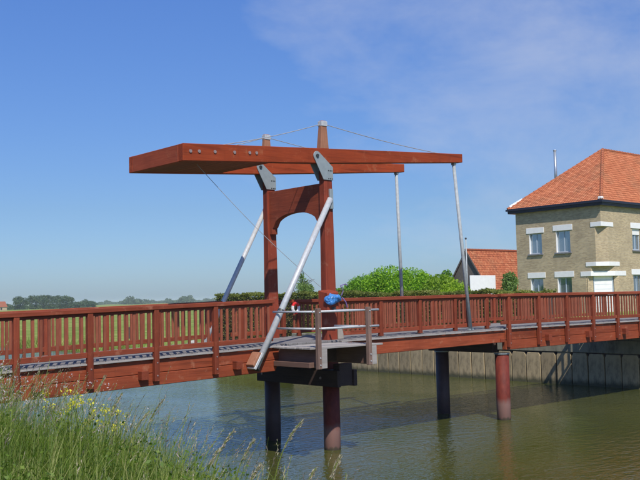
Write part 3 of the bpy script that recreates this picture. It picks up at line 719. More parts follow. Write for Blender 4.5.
# ------------------------------------------------------------------ brick house
HX, HY, HZ = 35.7, 13.3, 2.7
HL, HYE = 60.0, 19.95
hs = thing('brick_house', 'yellow brick house with orange hipped roof at the bridge end', 'house', (HX, HY, HZ))
def facade(fixed, axis, a0, a1, z0, z1, holes, depth=0.22):
    """wall plane with openings; axis 'Y': plane x=fixed facing -X, axis 'X': plane y=fixed facing -Y; reveals go inward"""
    b = MB()
    P = (lambda a, z, d=0: (fixed+d, a, z)) if axis == 'Y' else (lambda a, z, d=0: (a, fixed+d, z))
    A = sorted({a0, a1, *[h[0] for h in holes], *[h[1] for h in holes]}); Z = sorted({z0, z1, *[h[2] for h in holes], *[h[3] for h in holes]})
    for i in range(len(A)-1):
        for j in range(len(Z)-1):
            am, zm = (A[i]+A[i+1])/2, (Z[j]+Z[j+1])/2
            if any(h[0] < am < h[1] and h[2] < zm < h[3] for h in holes): continue
            b.add([P(A[i], Z[j]), P(A[i+1], Z[j]), P(A[i+1], Z[j+1]), P(A[i], Z[j+1])], [(0, 1, 2, 3)])
    for h in holes:
        for (p, q) in (((h[0], h[2]), (h[1], h[2])), ((h[1], h[2]), (h[1], h[3])), ((h[1], h[3]), (h[0], h[3])), ((h[0], h[3]), (h[0], h[2]))):
            b.add([P(*p), P(*q), P(*q, depth), P(*p, depth)], [(0, 1, 2, 3)])
    return b
def window(parent, fixed, axis, a0, a1, z0, z1, lint=0.20, lz=0.38, blind=0.0, sill=True):
    P = (lambda u0, u1, d0, d1, zz0, zz1: (fixed+d0, fixed+d1, u0, u1, zz0, zz1)) if axis == 'Y' else (lambda u0, u1, d0, d1, zz0, zz1: (u0, u1, fixed+d0, fixed+d1, zz0, zz1))
    fw = 0.07; b = MB(); am = (a0+a1)/2
    for q in ((a0, a0+fw, z0, z1), (a1-fw, a1, z0, z1), (a0+fw, a1-fw, z0, z0+fw), (a0+fw, a1-fw, z1-fw, z1), (am-0.035, am+0.035, z0+fw, z1-fw)):
        b.box(*P(q[0], q[1], 0.15, 0.21, q[2], q[3]))
    w = obj('window', b, M['frame'], parent)
    b = MB()
    for u0, u1 in ((a0+fw, am-0.035), (am+0.035, a1-fw)): b.box(*P(u0, u1, 0.175, 0.185, z0+fw, z1-fw))
    obj('pane', b, M['glass'], w)
    b = MB(); b.box(*P(a0, a1, 0.62, 0.64, z0-0.05, z1+0.05)); obj('room', b, M['dark'], w)
    b = MB(); n = 14
    for u0, u1 in ((a0+0.02, a0+(a1-a0)*0.46), (a1-(a1-a0)*0.40, a1-0.02)):
        us = [u0+(u1-u0)*k/n for k in range(n+1)]
        for k in range(n):
            d0 = 0.27+0.018*(k % 2); d1 = 0.27+0.018*((k+1) % 2)
            if axis == 'Y': b.add([(fixed+d0, us[k], z0), (fixed+d1, us[k+1], z0), (fixed+d1, us[k+1], z1), (fixed+d0, us[k], z1)], [(0, 1, 2, 3)])
            else: b.add([(us[k], fixed+d0, z0), (us[k+1], fixed+d1, z0), (us[k+1], fixed+d1, z1), (us[k], fixed+d0, z1)], [(0, 1, 2, 3)])
    obj('curtain', b, M['curtain'], w)
    if axis == 'Y':
        b = MB(); b.box(*P(a1-0.03, a1-0.002, 0.005, 0.145, z0+0.002, z1-0.002)); obj('sunlit_jamb', b, M['white'], w)  # added white strip paints sunlight on the left brick reveal
    if blind:
        b = MB(); b.box(*P(a0+0.01, a1-0.01, 0.10, 0.145, z1-blind, z1-0.005)); obj('roller_shutter', b, M['white'], w)
    b = MB(); b.box(*P(a0-lint, a1+lint, -0.035, 0.14, z1+0.002, z1+lz)); obj('lintel', b, M['white'], w, bevel=0.008)
    if sill:
        b = MB(); b.box(*P(a0-0.1, a1+0.1, -0.10, 0.14, z0-0.10, z0-0.002)); obj('sill', b, M['sill'], w, bevel=0.008)
    return w
hl = [(17.85, 18.88, 6.72, 8.14), (15.62, 16.72, 6.72, 8.18), (17.85, 18.88, 3.75, 5.06), (15.62, 16.72, 3.75, 5.06)]
hr = [(39.55, 40.65, 6.78, 8.25), (39.45, 40.65, 3.75, 5.12), (43.2, 44.3, 6.78, 8.25), (43.2, 44.3, 3.75, 5.12), (46.8, 47.9, 6.78, 8.25), (46.8, 47.9, 3.75, 5.12)]
# chamfered corner: cut sizes (along Y, along X) for each tier
tiers = [(HZ-0.2, 5.36, 1.22, 1.95), (5.36, 5.96, 0.85, 1.45), (5.96, 8.55, 0.45, 0.78), (8.55, 9.62, 0.0, 0.0)]
wl_ = MB()
for (z0, z1, cy_, cx_) in tiers:
    b = facade(HX, 'Y', HY+cy_, HYE, z0, z1, [h for h in hl if h[2] >= z0 and h[3] <= z1]); wl_.add(b.v, b.f)
    b = facade(HY, 'X', HX+cx_, HL, z0, z1, [h for h in hr if h[2] >= z0 and h[3] <= z1]); wl_.add(b.v, b.f)
    if cy_: wl_.add([(HX, HY+cy_, z0), (HX+cx_, HY, z0), (HX+cx_, HY, z1), (HX, HY+cy_, z1)], [(0, 1, 2, 3)])
for (z, (cya, cxa), (cyb, cxb)) in ((5.36, (1.22, 1.95), (0.85, 1.45)), (5.96, (0.85, 1.45), (0.45, 0.78)), (8.55, (0.45, 0.78), (0.0, 0.0))):
    wl_.add([(HX, HY+cya, z), (HX+cxa, HY, z), (HX+cxb, HY, z), (HX, HY+cyb, z)], [(0, 1, 2, 3)])
wl_.add([(HX, HYE, HZ-0.2), (HL, HYE, HZ-0.2), (HL, HYE, 9.62), (HX, HYE, 9.62)], [(0, 1, 2, 3)])
wl_.add([(HL, HYE, HZ-0.2), (HL, HY, HZ-0.2), (HL, HY, 9.62), (HL, HYE, 9.62)], [(0, 1, 2, 3)])
me = bpy.data.meshes.new('wall'); me.from_pydata([(x-HX, y_-HY, z-HZ) for x, y_, z in wl_.v], [], wl_.f); me.materials.append(M['brick']); link('wall', me, hs, (HX, HY, HZ))
for i, h in enumerate(hl): window(hs, HX, 'Y', *h)
for i, h in enumerate(hr): window(hs, HY, 'X', *h, lz=0.38, blind=0.42 if h[2] > 5 else 0)
# pale stone bands that carry each step of the corner
def band(z0, z1, cy_, cx_, oy, ox, inner):
    """white stone band wrapping the chamfer: outer outline at the smaller cut above it"""
    iy, ix = inner
    b = MB(); e = 0.035
    poly = [(HX-e, HY+oy), (HX-e, HY+iy-e*0.3)] + ([(HX-e, HY-e)] if iy == 0 else []) + [(HX+ix-e*0.3, HY-e), (HX+ox, HY-e), (HX+ox, HY+0.2), (HX+cx_, HY+0.2), (HX+0.2, HY+cy_), (HX+0.2, HY+oy)]
    b.prism(poly, 'Z', z0, z1); return obj('stone_band', b, M['white'], hs, bevel=0.006)
band(8.27, 8.56, 0.45, 0.78, 0.75, 1.45, (0.0, 0.0))
band(5.70, 5.97, 0.85, 1.45, 1.20, 2.05, (0.45, 0.78))
band(5.06, 5.37, 1.22, 1.95, 1.62, 2.80, (0.85, 1.45))
# corner door
dvec = Vector((1.95, -1.22)); dl = dvec.length; du = dvec/dl; dn = Vector((-du.y, du.x))*-1
def cpt(u, d, z): q = Vector((HX, HY+1.22)) + du*u + Vector((du.y, -du.x))*-d*-1; return (q.x, q.y, z)
def cbox(u0, u1, d0, d1, z0, z1): return MB().hexa([cpt(u0, d0, z0), cpt(u1, d0, z0), cpt(u1, d1, z0), cpt(u0, d1, z0), cpt(u0, d0, z1), cpt(u1, d0, z1), cpt(u1, d1, z1), cpt(u0, d1, z1)])
dr = obj('corner_door', cbox(0.52, dl-0.52, 0.004, 0.03, HZ, 5.05), M['white'], hs, bevel=0.004)
obj('door_frame', cbox(0.46, 0.515, 0.004, 0.06, HZ, 5.05), M['frame'], dr); obj('door_frame', cbox(dl-0.515, dl-0.46, 0.004, 0.06, HZ, 5.05), M['frame'], dr)
for z in np.arange(HZ+0.3, 5.0, 0.3): obj('shutter_rib', cbox(0.56, dl-0.56, 0.031, 0.036, z, z+0.015), M['frame'], dr)
for u in ((0.04, 0.42), (dl-0.42, dl-0.04)): obj('pilaster', cbox(u[0], u[1], 0.004, 0.09, HZ, 5.05), M['brick'], hs)
# eaves and roof
OV = 0.27; ex0, ex1, ey0, ey1 = HX-OV, HL+OV, HY-OV, HYE+0.45
b = MB(); b.box(ex0, ex1, ey0, ey1, 9.62, 9.68)
b.box(ex0-0.02, ex0+0.03, ey0, ey1, 9.685, 9.97); b.box(ex0+0.035, ex1, ey0-0.02, ey0+0.03, 9.685, 9.97); b.box(ex0+0.035, ex1, ey1-0.03, ey1+0.02, 9.685, 9.97)
b.box(ex0-0.12, ex0-0.022, ey0-0.12, ey1+0.1, 9.80, 9.93); b.box(ex0-0.02, ex1, ey0-0.12, ey0-0.022, 9.80, 9.93)
obj('eaves_board', b, M['fascia'], hs)
YR = (ey0+ey1)/2; ZR = 14.30; XA = 42.0; XB = ex1-6.4; ZE = 9.95
def roof_tiles(name, poly, mat, parent, course=0.22, tw_=0.20, stuff=True):
    """poly: 3 or 4 points (eave a, eave b, top b, top a): lays lapped tiles over the plane, trimmed by the outline"""
    P = [Vector(q) for q in poly]; ax = (P[1]-P[0]).normalized(); nr = (P[1]-P[0]).cross(P[-1]-P[0]).normalized()
    if nr.z < 0: nr = -nr
    upv = nr.cross(ax).normalized()
    if upv.z < 0: upv = -upv
    loc = [((q-P[0]).dot(ax), (q-P[0]).dot(upv)) for q in P]; H = max(v for _, v in loc)
    def span(v):
        xs_ = []
        for k in range(len(loc)):
            (x0, v0), (x1, v1) = loc[k], loc[(k+1) % len(loc)]
            if (v0-v)*(v1-v) <= 0 and abs(v1-v0) > 1e-6: xs_.append(x0+(x1-x0)*(v-v0)/(v1-v0))
        return (min(xs_), max(xs_)) if xs_ else None
    Q = []; T = []; v = 0.0; row = 0
    while v < H-0.02:
        s = span(min(v+course*0.5, H-0.01))
        if s:
            x = s[0] - (tw_*0.5 if row % 2 else 0)
            while x < s[1]:
                x0, x1 = max(x, s[0]), min(x+tw_, s[1])
                if x1-x0 > 0.02:
                    v1 = min(v+course*1.06, H); j = random.uniform(0, 0.012); tn = min(1, max(0, random.gauss(0.5, 0.26)))
                    def pt(a, vv, h): return P[0]+ax*a+upv*vv+nr*h
                    xm = (x0+x1)/2; h0, h1 = 0.028+j, 0.008
                    A = [pt(x0, v, h0-0.02), pt(xm, v, h0), pt(x1, v, h0-0.03)]; B = [pt(x0, v1, h1-0.02), pt(xm, v1, h1), pt(x1, v1, h1-0.03)]
                    C = [pt(x0, v, 0), pt(xm, v, 0), pt(x1, v, 0)]
                    for q in ((A[0], A[1], B[1], B[0]), (A[1], A[2], B[2], B[1]), (C[0], C[1], A[1], A[0]), (C[1], C[2], A[2], A[1])):
                        Q.append([t[:] for t in q]); T.append(tn)
                x += tw_
        v += course; row += 1
    o = quads_obj(name, np.array(Q), mat, T, parent); o['kind'] = 'stuff'; return o
ec = [(ex0, ey0, ZE), (ex1, ey0, ZE), (ex1, ey1, ZE), (ex0, ey1, ZE)]; ap = (XA, YR, ZR); ap2 = (XB, YR, ZR)
b = MB(); dz = lambda p: (p[0], p[1], p[2]-0.02)
b.add([dz(q) for q in ec]+[dz(ap), dz(ap2)], [(0, 1, 5, 4), (1, 2, 5), (2, 3, 4, 5), (3, 0, 4)])
rf = obj('roof', b, M['tile'], hs)
def sub_tiles(poly): roof_tiles('roof_tiles', poly, M['tile'], rf)
sub_tiles([ec[0], ec[1], ap2, ap]); sub_tiles([ec[3], ec[0], ap]); sub_tiles([ec[2], ec[3], ap, ap2])
b = MB()
for a, c in ((ec[0], ap), (ec[3], ap), (ap, ap2)):
    a, c = Vector(a), Vector(c); d = c-a; n_ = int(d.length/0.38)
    for k in range(n_):
        p, q = a+d*(k/n_), a+d*((k+1.1)/n_)
        b.tube(p+Vector((0, 0, 0.01)), q+Vector((0, 0, 0.0)), 0.115, 0.095, 8)
obj('ridge_tiles', b, M['tile'], rf)
b = MB(); b.box(ex0-0.05, ex0+0.22, ey0-0.05, ey0+0.22, 9.99, 10.16); obj('hip_flashing', b, M['white'], rf, bevel=0.03)
b = MB(); a, c = Vector(ec[3]), Vector(ap); d = c-a; b.tube(a+d*0.02+Vector((0, 0, 0.07)), a+d*0.15+Vector((0, 0, 0.07)), 0.10, 0.08, 8); obj('hip_flashing', b, M['white'], rf)
fl = MB(); fl.tube((39.4, 19.0, 11.2), (39.4, 19.0, 14.28), 0.105, 0.10, 14); fl.tube((39.4, 19.0, 14.28), (39.4, 19.0, 14.36), 0.12, 0.12, 14); obj('flue_pipe', fl, M['metalflue'], hs, smooth=True)

# ------------------------------------------------------------------ barn, screens, pole
bn = thing('barn', 'low barn with weathered orange tiled roof behind the hedge', 'barn', (40, 27.9, 2.0))
bx0, bx1, by, bz, hw, ez = 40.0, 50.0, 27.95, 7.60, 3.2, 2.75
b = MB(); b.prism([(by-hw, 2.0), (by-hw, ez), (by, bz-0.1), (by+hw, ez), (by+hw, 2.0)], 'X', bx0, bx1); obj('wall', b, M['gable'], bn)
ra, rb_, rc, rd = (bx0-0.12, by-hw-0.1, ez-0.05), (bx1, by-hw-0.1, ez-0.05), (bx1, by, bz), (bx0-0.12, by, bz)
rf2 = obj('roof', MB().add([ra, rb_, rc, rd, (bx0-0.12, by+hw+0.1, ez-0.05), (bx1, by+hw+0.1, ez-0.05)], [(0, 1, 2, 3), (3, 2, 5, 4)]), M['tile2'], bn)
roof_tiles('roof_tiles', [ra, rb_, rc, rd], M['tile2'], rf2)
b = MB(); n_ = 28
for k in range(n_): b.tube((bx0-0.12+k*0.39, by, bz+0.02), (bx0-0.12+(k+1.1)*0.39, by, bz+0.02), 0.11, 0.10, 8)
obj('ridge_tiles', b, M['tile2'], rf2)
b = MB()
for s in (-1, 1): b.hexa([(bx0-0.16, by+s*(hw+0.1), ez-0.2), (bx0-0.125, by+s*(hw+0.1), ez-0.2), (bx0-0.125, by, bz-0.15), (bx0-0.16, by, bz-0.15), (bx0-0.16, by+s*(hw+0.1), ez), (bx0-0.125, by+s*(hw+0.1), ez), (bx0-0.125, by, bz+0.05), (bx0-0.16, by, bz+0.05)])
obj('verge_board', b, M['gable'], bn)
sc_ = thing('garden_screen', 'plain white board screen standing behind the hedge in front of the barn', 'screen', (26, 15.5, 2.4))
b = MB(); b.box(25.05, 27.42, 15.50, 15.55, 3.2, 5.16); obj('board', b, M['white'], sc_, bevel=0.01)
for xx in (25.15, 27.3):
    b = MB(); b.box(xx-0.04, xx+0.04, 15.555, 15.63, 2.3, 5.10); obj('post', b, M['sill'], sc_)
lf = thing('lattice_fence', 'white lattice fence seen through the railing where leaf and span meet', 'fence', (24.5, 12.2, 2.4))
for yy in np.arange(11.6, 14.6, 0.15):
    b = MB(); b.box(24.5, 24.53, yy, yy+0.085, 2.45, 4.02); obj('upright', b, M['lattice'], lf)
for zz in np.arange(2.5, 4.02, 0.13):
    b = MB(); b.box(24.535, 24.56, 11.55, 14.65, zz, zz+0.07); obj('cross_strip', b, M['lattice'], lf)
pl = thing('thin_pole', 'thin grey pole rising behind the near hanger beside the barn', 'pole', (27.5, 17.75, 2.4))
b = MB(); b.tube((27.5, 17.75, 2.3), (27.5, 17.75, 7.5), 0.05, 0.04, 10); obj('shaft', b, M['galv2'], pl, smooth=True)
b = MB(); b.tube((27.5, 17.75, 7.5), (27.5, 17.75, 7.58), 0.075, 0.05, 10); obj('cap', b, M['darkm'], pl)

# ------------------------------------------------------------------ garden hedge, shrubs, trees
def hedge():
    t = thing('hedge', 'long clipped dark green hedge behind the quay wall', 'hedge', (20.6, 20, 2.0))
    n = 52000; P = np.empty((n, 3))
    yy = rng.uniform(7.0, 34.5, n); face = rng.uniform(0, 1, n)
    top = 4.08 + 0.012*(yy-8) + 0.06*np.sin(yy*1.3) + 0.05*np.sin(yy*3.1) + 0.03*np.sin(yy*8.3)
    zb = np.where(yy > 23, 0.9, 2.0)
    x = np.where(face < 0.38, rng.uniform(20.1, 21.1, n), 20.1 + np.abs(rng.normal(0, 0.10, n)))
    z = np.where(face < 0.38, top + rng.normal(0, 0.045, n), zb + (top-zb)*rng.uniform(0, 1, n))
    P[:, 0] = x; P[:, 1] = yy; P[:, 2] = z
    tint = np.clip(rng.normal(0.42, 0.2, n) + 0.22*np.sin(yy*0.9) + (rng.uniform(0, 1, n) < 0.06)*0.4 + np.where(face < 0.38, 0.12, 0), 0, 1)  # top leaves get a lighter tint, sunlight put into the colour
    quads_obj('foliage', leaf_quads(P, 0.10), [M['hedge'], M['hedgeface']], tint, t, ((z < top-0.35) & (rng.uniform(0, 1, n) < 0.8)).astype(int))
    b = MB(); b.hexa([(20.25, 7.05, 0.7), (20.95, 7.05, 0.7), (20.95, 34.4, 0.7), (20.25, 34.4, 0.7), (20.25, 7.05, 3.93), (20.95, 7.05, 3.93), (20.95, 34.4, 4.25), (20.25, 34.4, 4.25)]); obj('inner_twigs', b, M['bark'], t)
hedge()
def crown(t, name, lps, n, size, mat, thick=0.4, tmean=0.5, base=None):
    P, k = lumps(lps, n, thick); lt = rng.normal(0, 0.13, len(lps))
    quads_obj(name, leaf_quads(P, size), mat, np.clip(rng.normal(tmean, 0.2, n) + lt[k], 0, 1), t)
def limbs(t, base, top, r, n, spread, z1):
    b = MB(); b.tube(base, top, r, r*0.55, 10)
    for _ in range(n):
        f = rng.uniform(0.45, 1.0); p = Vector(base).lerp(Vector(top), f); a = rng.uniform(0, 6.28); s = rng.uniform(0.5, 1.0)*spread
        q = p + Vector((math.cos(a)*s, math.sin(a)*s, (z1-p.z)*rng.uniform(0.35, 0.85))); b.tube(p, q, r*0.4, r*0.12, 7)
    obj('trunk', b, M['bark'], t)
bs = thing('shrub', 'big rounded bright green shrub behind the hedge right of the tower', 'shrub', (24.4, 21.5, 2.3))
core = [(24.4, 21.4, 3.9, 1.9, 2.2, 2.05), (24.4, 23.6, 3.7, 1.7, 1.9, 1.75), (24.4, 19.6, 3.9, 1.7, 1.8, 1.85), (24.4, 25.5, 3.4, 1.4, 1.6, 1.35), (24.5, 18.4, 3.6, 1.4, 1.4, 1.65)]
lp = list(core)
for c in core: lp += sub_lumps(c[:3], c[3:], 10, 0.16, 0.28)
crown(bs, 'crown', lp, 60000, 0.105, M['bush'], 0.32, 0.42); limbs(bs, (24.4, 21.3, 2.2), (24.4, 21.3, 3.8), 0.12, 8, 1.2, 5.0)
bs = thing('shrub', 'yellow green leafy shrub between the big shrub and the barn', 'shrub', (24.6, 16.9, 2.3))
core = [(24.6, 17.4, 3.75, 1.3, 1.3, 1.55), (24.6, 16.3, 3.55, 1.2, 1.1, 1.35)]
lp = list(core)
for c in core: lp += sub_lumps(c[:3], c[3:], 8, 0.25, 0.4)
crown(bs, 'crown', lp, 20000, 0.12, M['bush2'], 0.35, 0.5); limbs(bs, (24.6, 16.9, 2.2), (24.6, 16.9, 3.6), 0.09, 6, 0.9, 4.6)
bs = thing('shrub', 'ivy mass climbing the dark gable of the barn', 'shrub', (39.5, 29.9, 2.0))
crown(bs, 'crown', [(39.4, 30.2, 3.8, 0.5, 1.3, 1.9), (39.4, 29.6, 5.0, 0.4, 0.7, 1.1)], 7000, 0.13, M['bush'], 0.5, 0.35)
limbs(bs, (39.4, 30.0, 2.0), (39.4, 30.0, 3.8), 0.06, 5, 0.5, 4.8)
bs = thing('shrub', 'small upright shrub against the barn roof beside the house wall', 'shrub', (28.0, 15.0, 2.4))
lp = [(28, 15.0, 3.9, 0.5, 0.55, 1.25), (28, 14.75, 4.6, 0.4, 0.4, 0.75)] + sub_lumps((28, 14.95, 4.2), (0.55, 0.6, 1.25), 10, 0.25, 0.4)
crown(bs, 'crown', lp, 4500, 0.12, M['tree'], 0.8, 0.6); limbs(bs, (28, 15.0, 2.3), (28, 14.9, 4.4), 0.05, 8, 0.4, 5.2)
bs = thing('shrub', 'low bronze leaved bush at the foot of the big green shrub', 'shrub', (22.4, 23.6, 2.2))
lp = [(22.6, 23.9, 3.3, 0.7, 1.3, 1.25)] + sub_lumps((22.6, 23.9, 3.6), (0.8, 1.4, 1.0), 9)
crown(bs, 'crown', lp, 5000, 0.12, M['redbush'], 0.6, 0.45); limbs(bs, (22.6, 23.9, 2.1), (22.6, 23.9, 3.4), 0.05, 5, 0.6, 4.2)
bs = thing('garden_tree', 'young airy tree behind the hedge seen between the tower posts', 'tree', (26, 31.8, 0.7))
lp = sub_lumps((26, 31.9, 3.9), (1.1, 1.6, 1.5), 20, 0.2, 0.3) + [(26, 31.8, 5.1, 0.4, 0.55, 0.55), (26, 31.9, 5.65, 0.22, 0.25, 0.45)]
crown(bs, 'crown', lp, 4200, 0.11, M['tree'], 0.98, 0.7); limbs(bs, (26, 31.8, 0.6), (26, 31.8, 5.4), 0.09, 14, 1.1, 5.6)
bs = thing('shrub', 'low rounded bush behind the hedge left of the near tower post', 'shrub', (26, 29.5, 0.8))
lp = [(26, 29.4, 3.2, 1.0, 1.1, 1.1)] + sub_lumps((26, 29.4, 3.25), (1.0, 1.2, 1.1), 10)
crown(bs, 'crown', lp, 5000, 0.14, M['tree'], 0.6, 0.3); limbs(bs, (26, 29.4, 0.7), (26, 29.4, 3.2), 0.06, 6, 0.7, 4.2)

# far trees on the polder horizon
YWC = np.array((-16.3165, -18.1685))
def bearing(px, D):
    a = YAW + math.atan((px-320)/900.0); return YWC + np.array((math.sin(a), math.cos(a)))*D
def far_tree(ang_px, D, w, h, label, mat='fartree', leaves=2600, tall=1.0):
    x, y_ = bearing(ang_px, D)
    t = thing('tree', label, 'tree', (x, y_, 0.8), 'trees along the polder horizon')
    lp = [(x, y_, 0.8+h*0.5, w*0.46, w*0.46, h*0.46)] + sub_lumps((x, y_, 0.8+h*0.52), (w*0.62, w*0.62, h*0.5), 14, 0.25, 0.42) + [(x+random.uniform(-0.5, 0.5)*w, y_+random.uniform(-0.5, 0.5)*w, 0.8+h*0.16, w*0.28, w*0.28, h*0.2) for _ in range(6)]
    crown(t, 'crown', lp, leaves, w*0.075, M[mat], 0.7, 0.5)
    b = MB(); b.tube((x, y_, 0.6), (x, y_, 0.8+h*0.55), w*0.035, w*0.02, 8); obj('trunk', b, M['bark'], t)
D0 = 620
ft = [(19, 10.0, 9.0, 'broad rounded tree at the left end of the horizon clump'), (31, 9.0, 9.6, 'dense tree second from the left in the horizon clump'),
      (40, 9.0, 9.8, 'tall tree in the middle of the horizon clump'), (48, 9.5, 9.4, 'dark full tree right of the tallest in the horizon clump'),
      (56, 7.5, 9.3, 'narrow dark tree near the right side of the horizon clump'), (65, 9.5, 8.6, 'rounded tree closing the right end of the horizon clump'),
      (75, 8.5, 4.6, 'low bushy tree just right of the horizon clump'), (87, 10.0, 5.0, 'small rounded tree standing apart right of the horizon clump'),
      (6, 7.0, 4.2, 'small low tree at the far left edge of the picture')]
for a, w, h, lab in ft: far_tree(a, D0+random.uniform(-25, 25), w, h, lab)
def woods():
    P = []; T = []; S_ = []
    px = 60.0
    while px < 262:
        D = 1500 + 250*math.sin(px*0.13); h = 6.0 + 3.2*math.sin(px*0.31)+2.5*math.sin(px*0.83+1) + 1.5*random.random()
        if 125 < px < 138: h += 6
        if 176 < px < 190: h += 6
        h = max(3.0, h*0.68)
        x, y_ = bearing(px, D); p, k = lumps([(x, y_, 0.8+h*0.5, 5.5, 5.5, h*0.52)], 150, 0.6); P.append(p); T.append(np.clip(rng.normal(0.5+0.2*math.sin(px*1.7), 0.15, 150), 0, 1)); px += 1.9
    Q = leaf_quads(np.concatenate(P), 2.4); o = quads_obj('far_woods', Q, M['fartree'], np.concatenate(T)); o['kind'] = 'stuff'; o['label'] = 'low bluish line of woods along the far horizon'; o['category'] = 'woods'
woods()
# farmhouse at the left edge
fx, fy = bearing(-1.0, 560); fh = thing('farmhouse', 'tiny far farmhouse with orange roof at the left edge of the horizon', 'house', (fx, fy, 0.8))
b = MB(); b.box(fx-5, fx+3, fy-3, fy+3, 0.6, 3.0); obj('wall', b, M['brick'], fh)
b = MB(); b.prism([(fy-3.4, 3.0), (fy, 6.2), (fy+3.4, 3.0)], 'X', fx-5.3, fx+3.3); obj('roof', b, M['tile2'], fh)
b = MB()
for q in (-3.5, -0.8): b.box(fx+q, fx+q+1.0, fy-3.04, fy-3.0, 1.3, 2.5)
obj('window', b, M['dark'], fh)
# sheep grazing in the meadow
def sheep(px, D, rz, label):
    x, y_ = bearing(px, D); t = thing('sheep', label, 'sheep', (x, y_, 0.85), 'pale sheep grazing in the meadow')
    c, s = math.cos(rz), math.sin(rz)
    bm = bmesh.new(); chain = [(-0.55, 0, 0.62, 0.17), (-0.3, 0, 0.66, 0.27), (0.1, 0, 0.66, 0.28), (0.42, 0, 0.66, 0.22), (0.62, 0, 0.60, 0.12), (0.80, 0, 0.36, 0.09), (0.92, 0, 0.2, 0.06)]
    vs = [bm.verts.new((x0*c, x0*s, z)) for x0, _, z, r in chain]; rad = [q[3] for q in chain]
    for a, b2 in zip(vs[:-1], vs[1:]): bm.edges.new((a, b2))
    for ki, lx, sy in ((1, -0.36, 0.14), (1, -0.36, -0.14), (3, 0.40, 0.13), (3, 0.40, -0.13)):
        hp = bm.verts.new((lx*c-sy*s, lx*s+sy*c, 0.42)); ft_ = bm.verts.new((lx*c-sy*s, lx*s+sy*c, 0.0)); bm.edges.new((vs[ki], hp)); bm.edges.new((hp, ft_)); rad += [0.09, 0.045]
    me = bpy.data.meshes.new('body'); bm.to_mesh(me); bm.free(); me.materials.append(M['wool'])
    o = link('body', me, t, (x, y_, 0.85)); md = o.modifiers.new('skin', 'SKIN')
    for k, r in enumerate(rad): me.skin_vertices[0].data[k].radius = (r, r)
    me.skin_vertices[0].data[2].use_root = True
    sb = o.modifiers.new('sub', 'SUBSURF'); sb.levels = 1; sb.render_levels = 1
for a in ((63, 255, 0.3, 'pale sheep grazing leftmost of the small flock in the meadow'), (68, 262, 2.6, 'pale sheep second from the left in the small flock'),
          (73, 258, 0.1, 'pale sheep third from the left facing right in the small flock'), (79, 266, 3.0, 'pale sheep at the right end of the small flock')): sheep(*a)
# stones at the foot of the far bank
for k, (px, D, sz, lab) in enumerate(((191, 69, 0.42, 'pale stone leftmost on the far bank behind the railing'), (203, 67, 0.36, 'pale stone beside the far brace foot on the bank'),
        (217, 65, 0.34, 'small pale stone right of the far brace on the bank'), (222, 66, 0.46, 'largest pale stone right of the far brace on the bank'), (233, 64, 0.28, 'rightmost small pale stone on the far bank'))):
    x, y_ = bearing(px, D); z = gz_right(x, y_)
    tag(obj('stone', blob('stone', (x, y_, z+sz*0.2), (sz, sz*0.8, sz*0.55), None, 0.25, k+20, 12, 8, 2.0), M['stone'], base=(x, y_, z)), lab, 'stone', 'pale stones on the far bank')
x, y_ = bearing(128, 84); z = gz_right(x, y_)
fp = thing('field_post', 'short dark wooden post in the meadow near the canal bank', 'post', (x, y_, z))
b = MB(); b.tube((x, y_, z-0.2), (x, y_, z+1.0), 0.09, 0.08, 8); obj('shaft', b, M['bark'], fp); b = MB(); b.tube((x, y_, z+1.0), (x, y_, z+1.08), 0.09, 0.02, 8); obj('pointed_top', b, M['bark'], fp)

# ------------------------------------------------------------------ long grass
def blades(P, H, lean, wid, az=None, seg=3, tip=0.0):
    """curved tapering blades rooted at P; returns quads (n*seg,4,3)"""
    n = len(P); az = rng.uniform(0, 6.28, n) if az is None else az
    d = np.stack([np.cos(az), np.sin(az), np.zeros(n)], 1); side = np.stack([-np.sin(az+rng.normal(0, 0.8, n)), np.cos(az), np.zeros(n)], 1)
    pts = []
    for k in range(seg+1):
        t = k/seg; pts.append(P + d*(lean*t**1.8*H)[:, None] + np.array((0, 0, 1))*(H*(t - 0.25*lean*t**2))[:, None])
    Q = []
    for k in range(seg):
        w0 = (wid*np.maximum(tip, (1-k/seg)**0.8))[:, None]; w1 = (wid*np.maximum(tip, (1-(k+1)/seg)**0.8))[:, None]
        Q.append(np.stack([pts[k]-side*w0, pts[k]+side*w0, pts[k+1]+side*w1, pts[k+1]-side*w1], 1))
    return np.stack(Q, 1), pts
def spike_quads(P, D, size):
    n = len(P); d = D/np.linalg.norm(D, axis=1, keepdims=True) + rng.normal(0, 0.28, (n, 3)); d /= np.linalg.norm(d, axis=1, keepdims=True)
    e = np.cross(d, rng.normal(size=(n, 3))); e /= np.linalg.norm(e, axis=1, keepdims=True) + 1e-9
    s = (size*rng.uniform(0.6, 1.3, n))[:, None]
    return np.stack([P-d*s*0.5, P+e*s*0.11, P+d*s*0.5, P-e*s*0.11], 1)
zl_v = np.vectorize(gz_left)
def bank_points(n, x0, x1, y0, y1):
    x = rng.uniform(x0, x1, n); y_ = rng.uniform(y0, y1, n)
    return np.stack([x, y_, zl_v(x, y_)], 1)
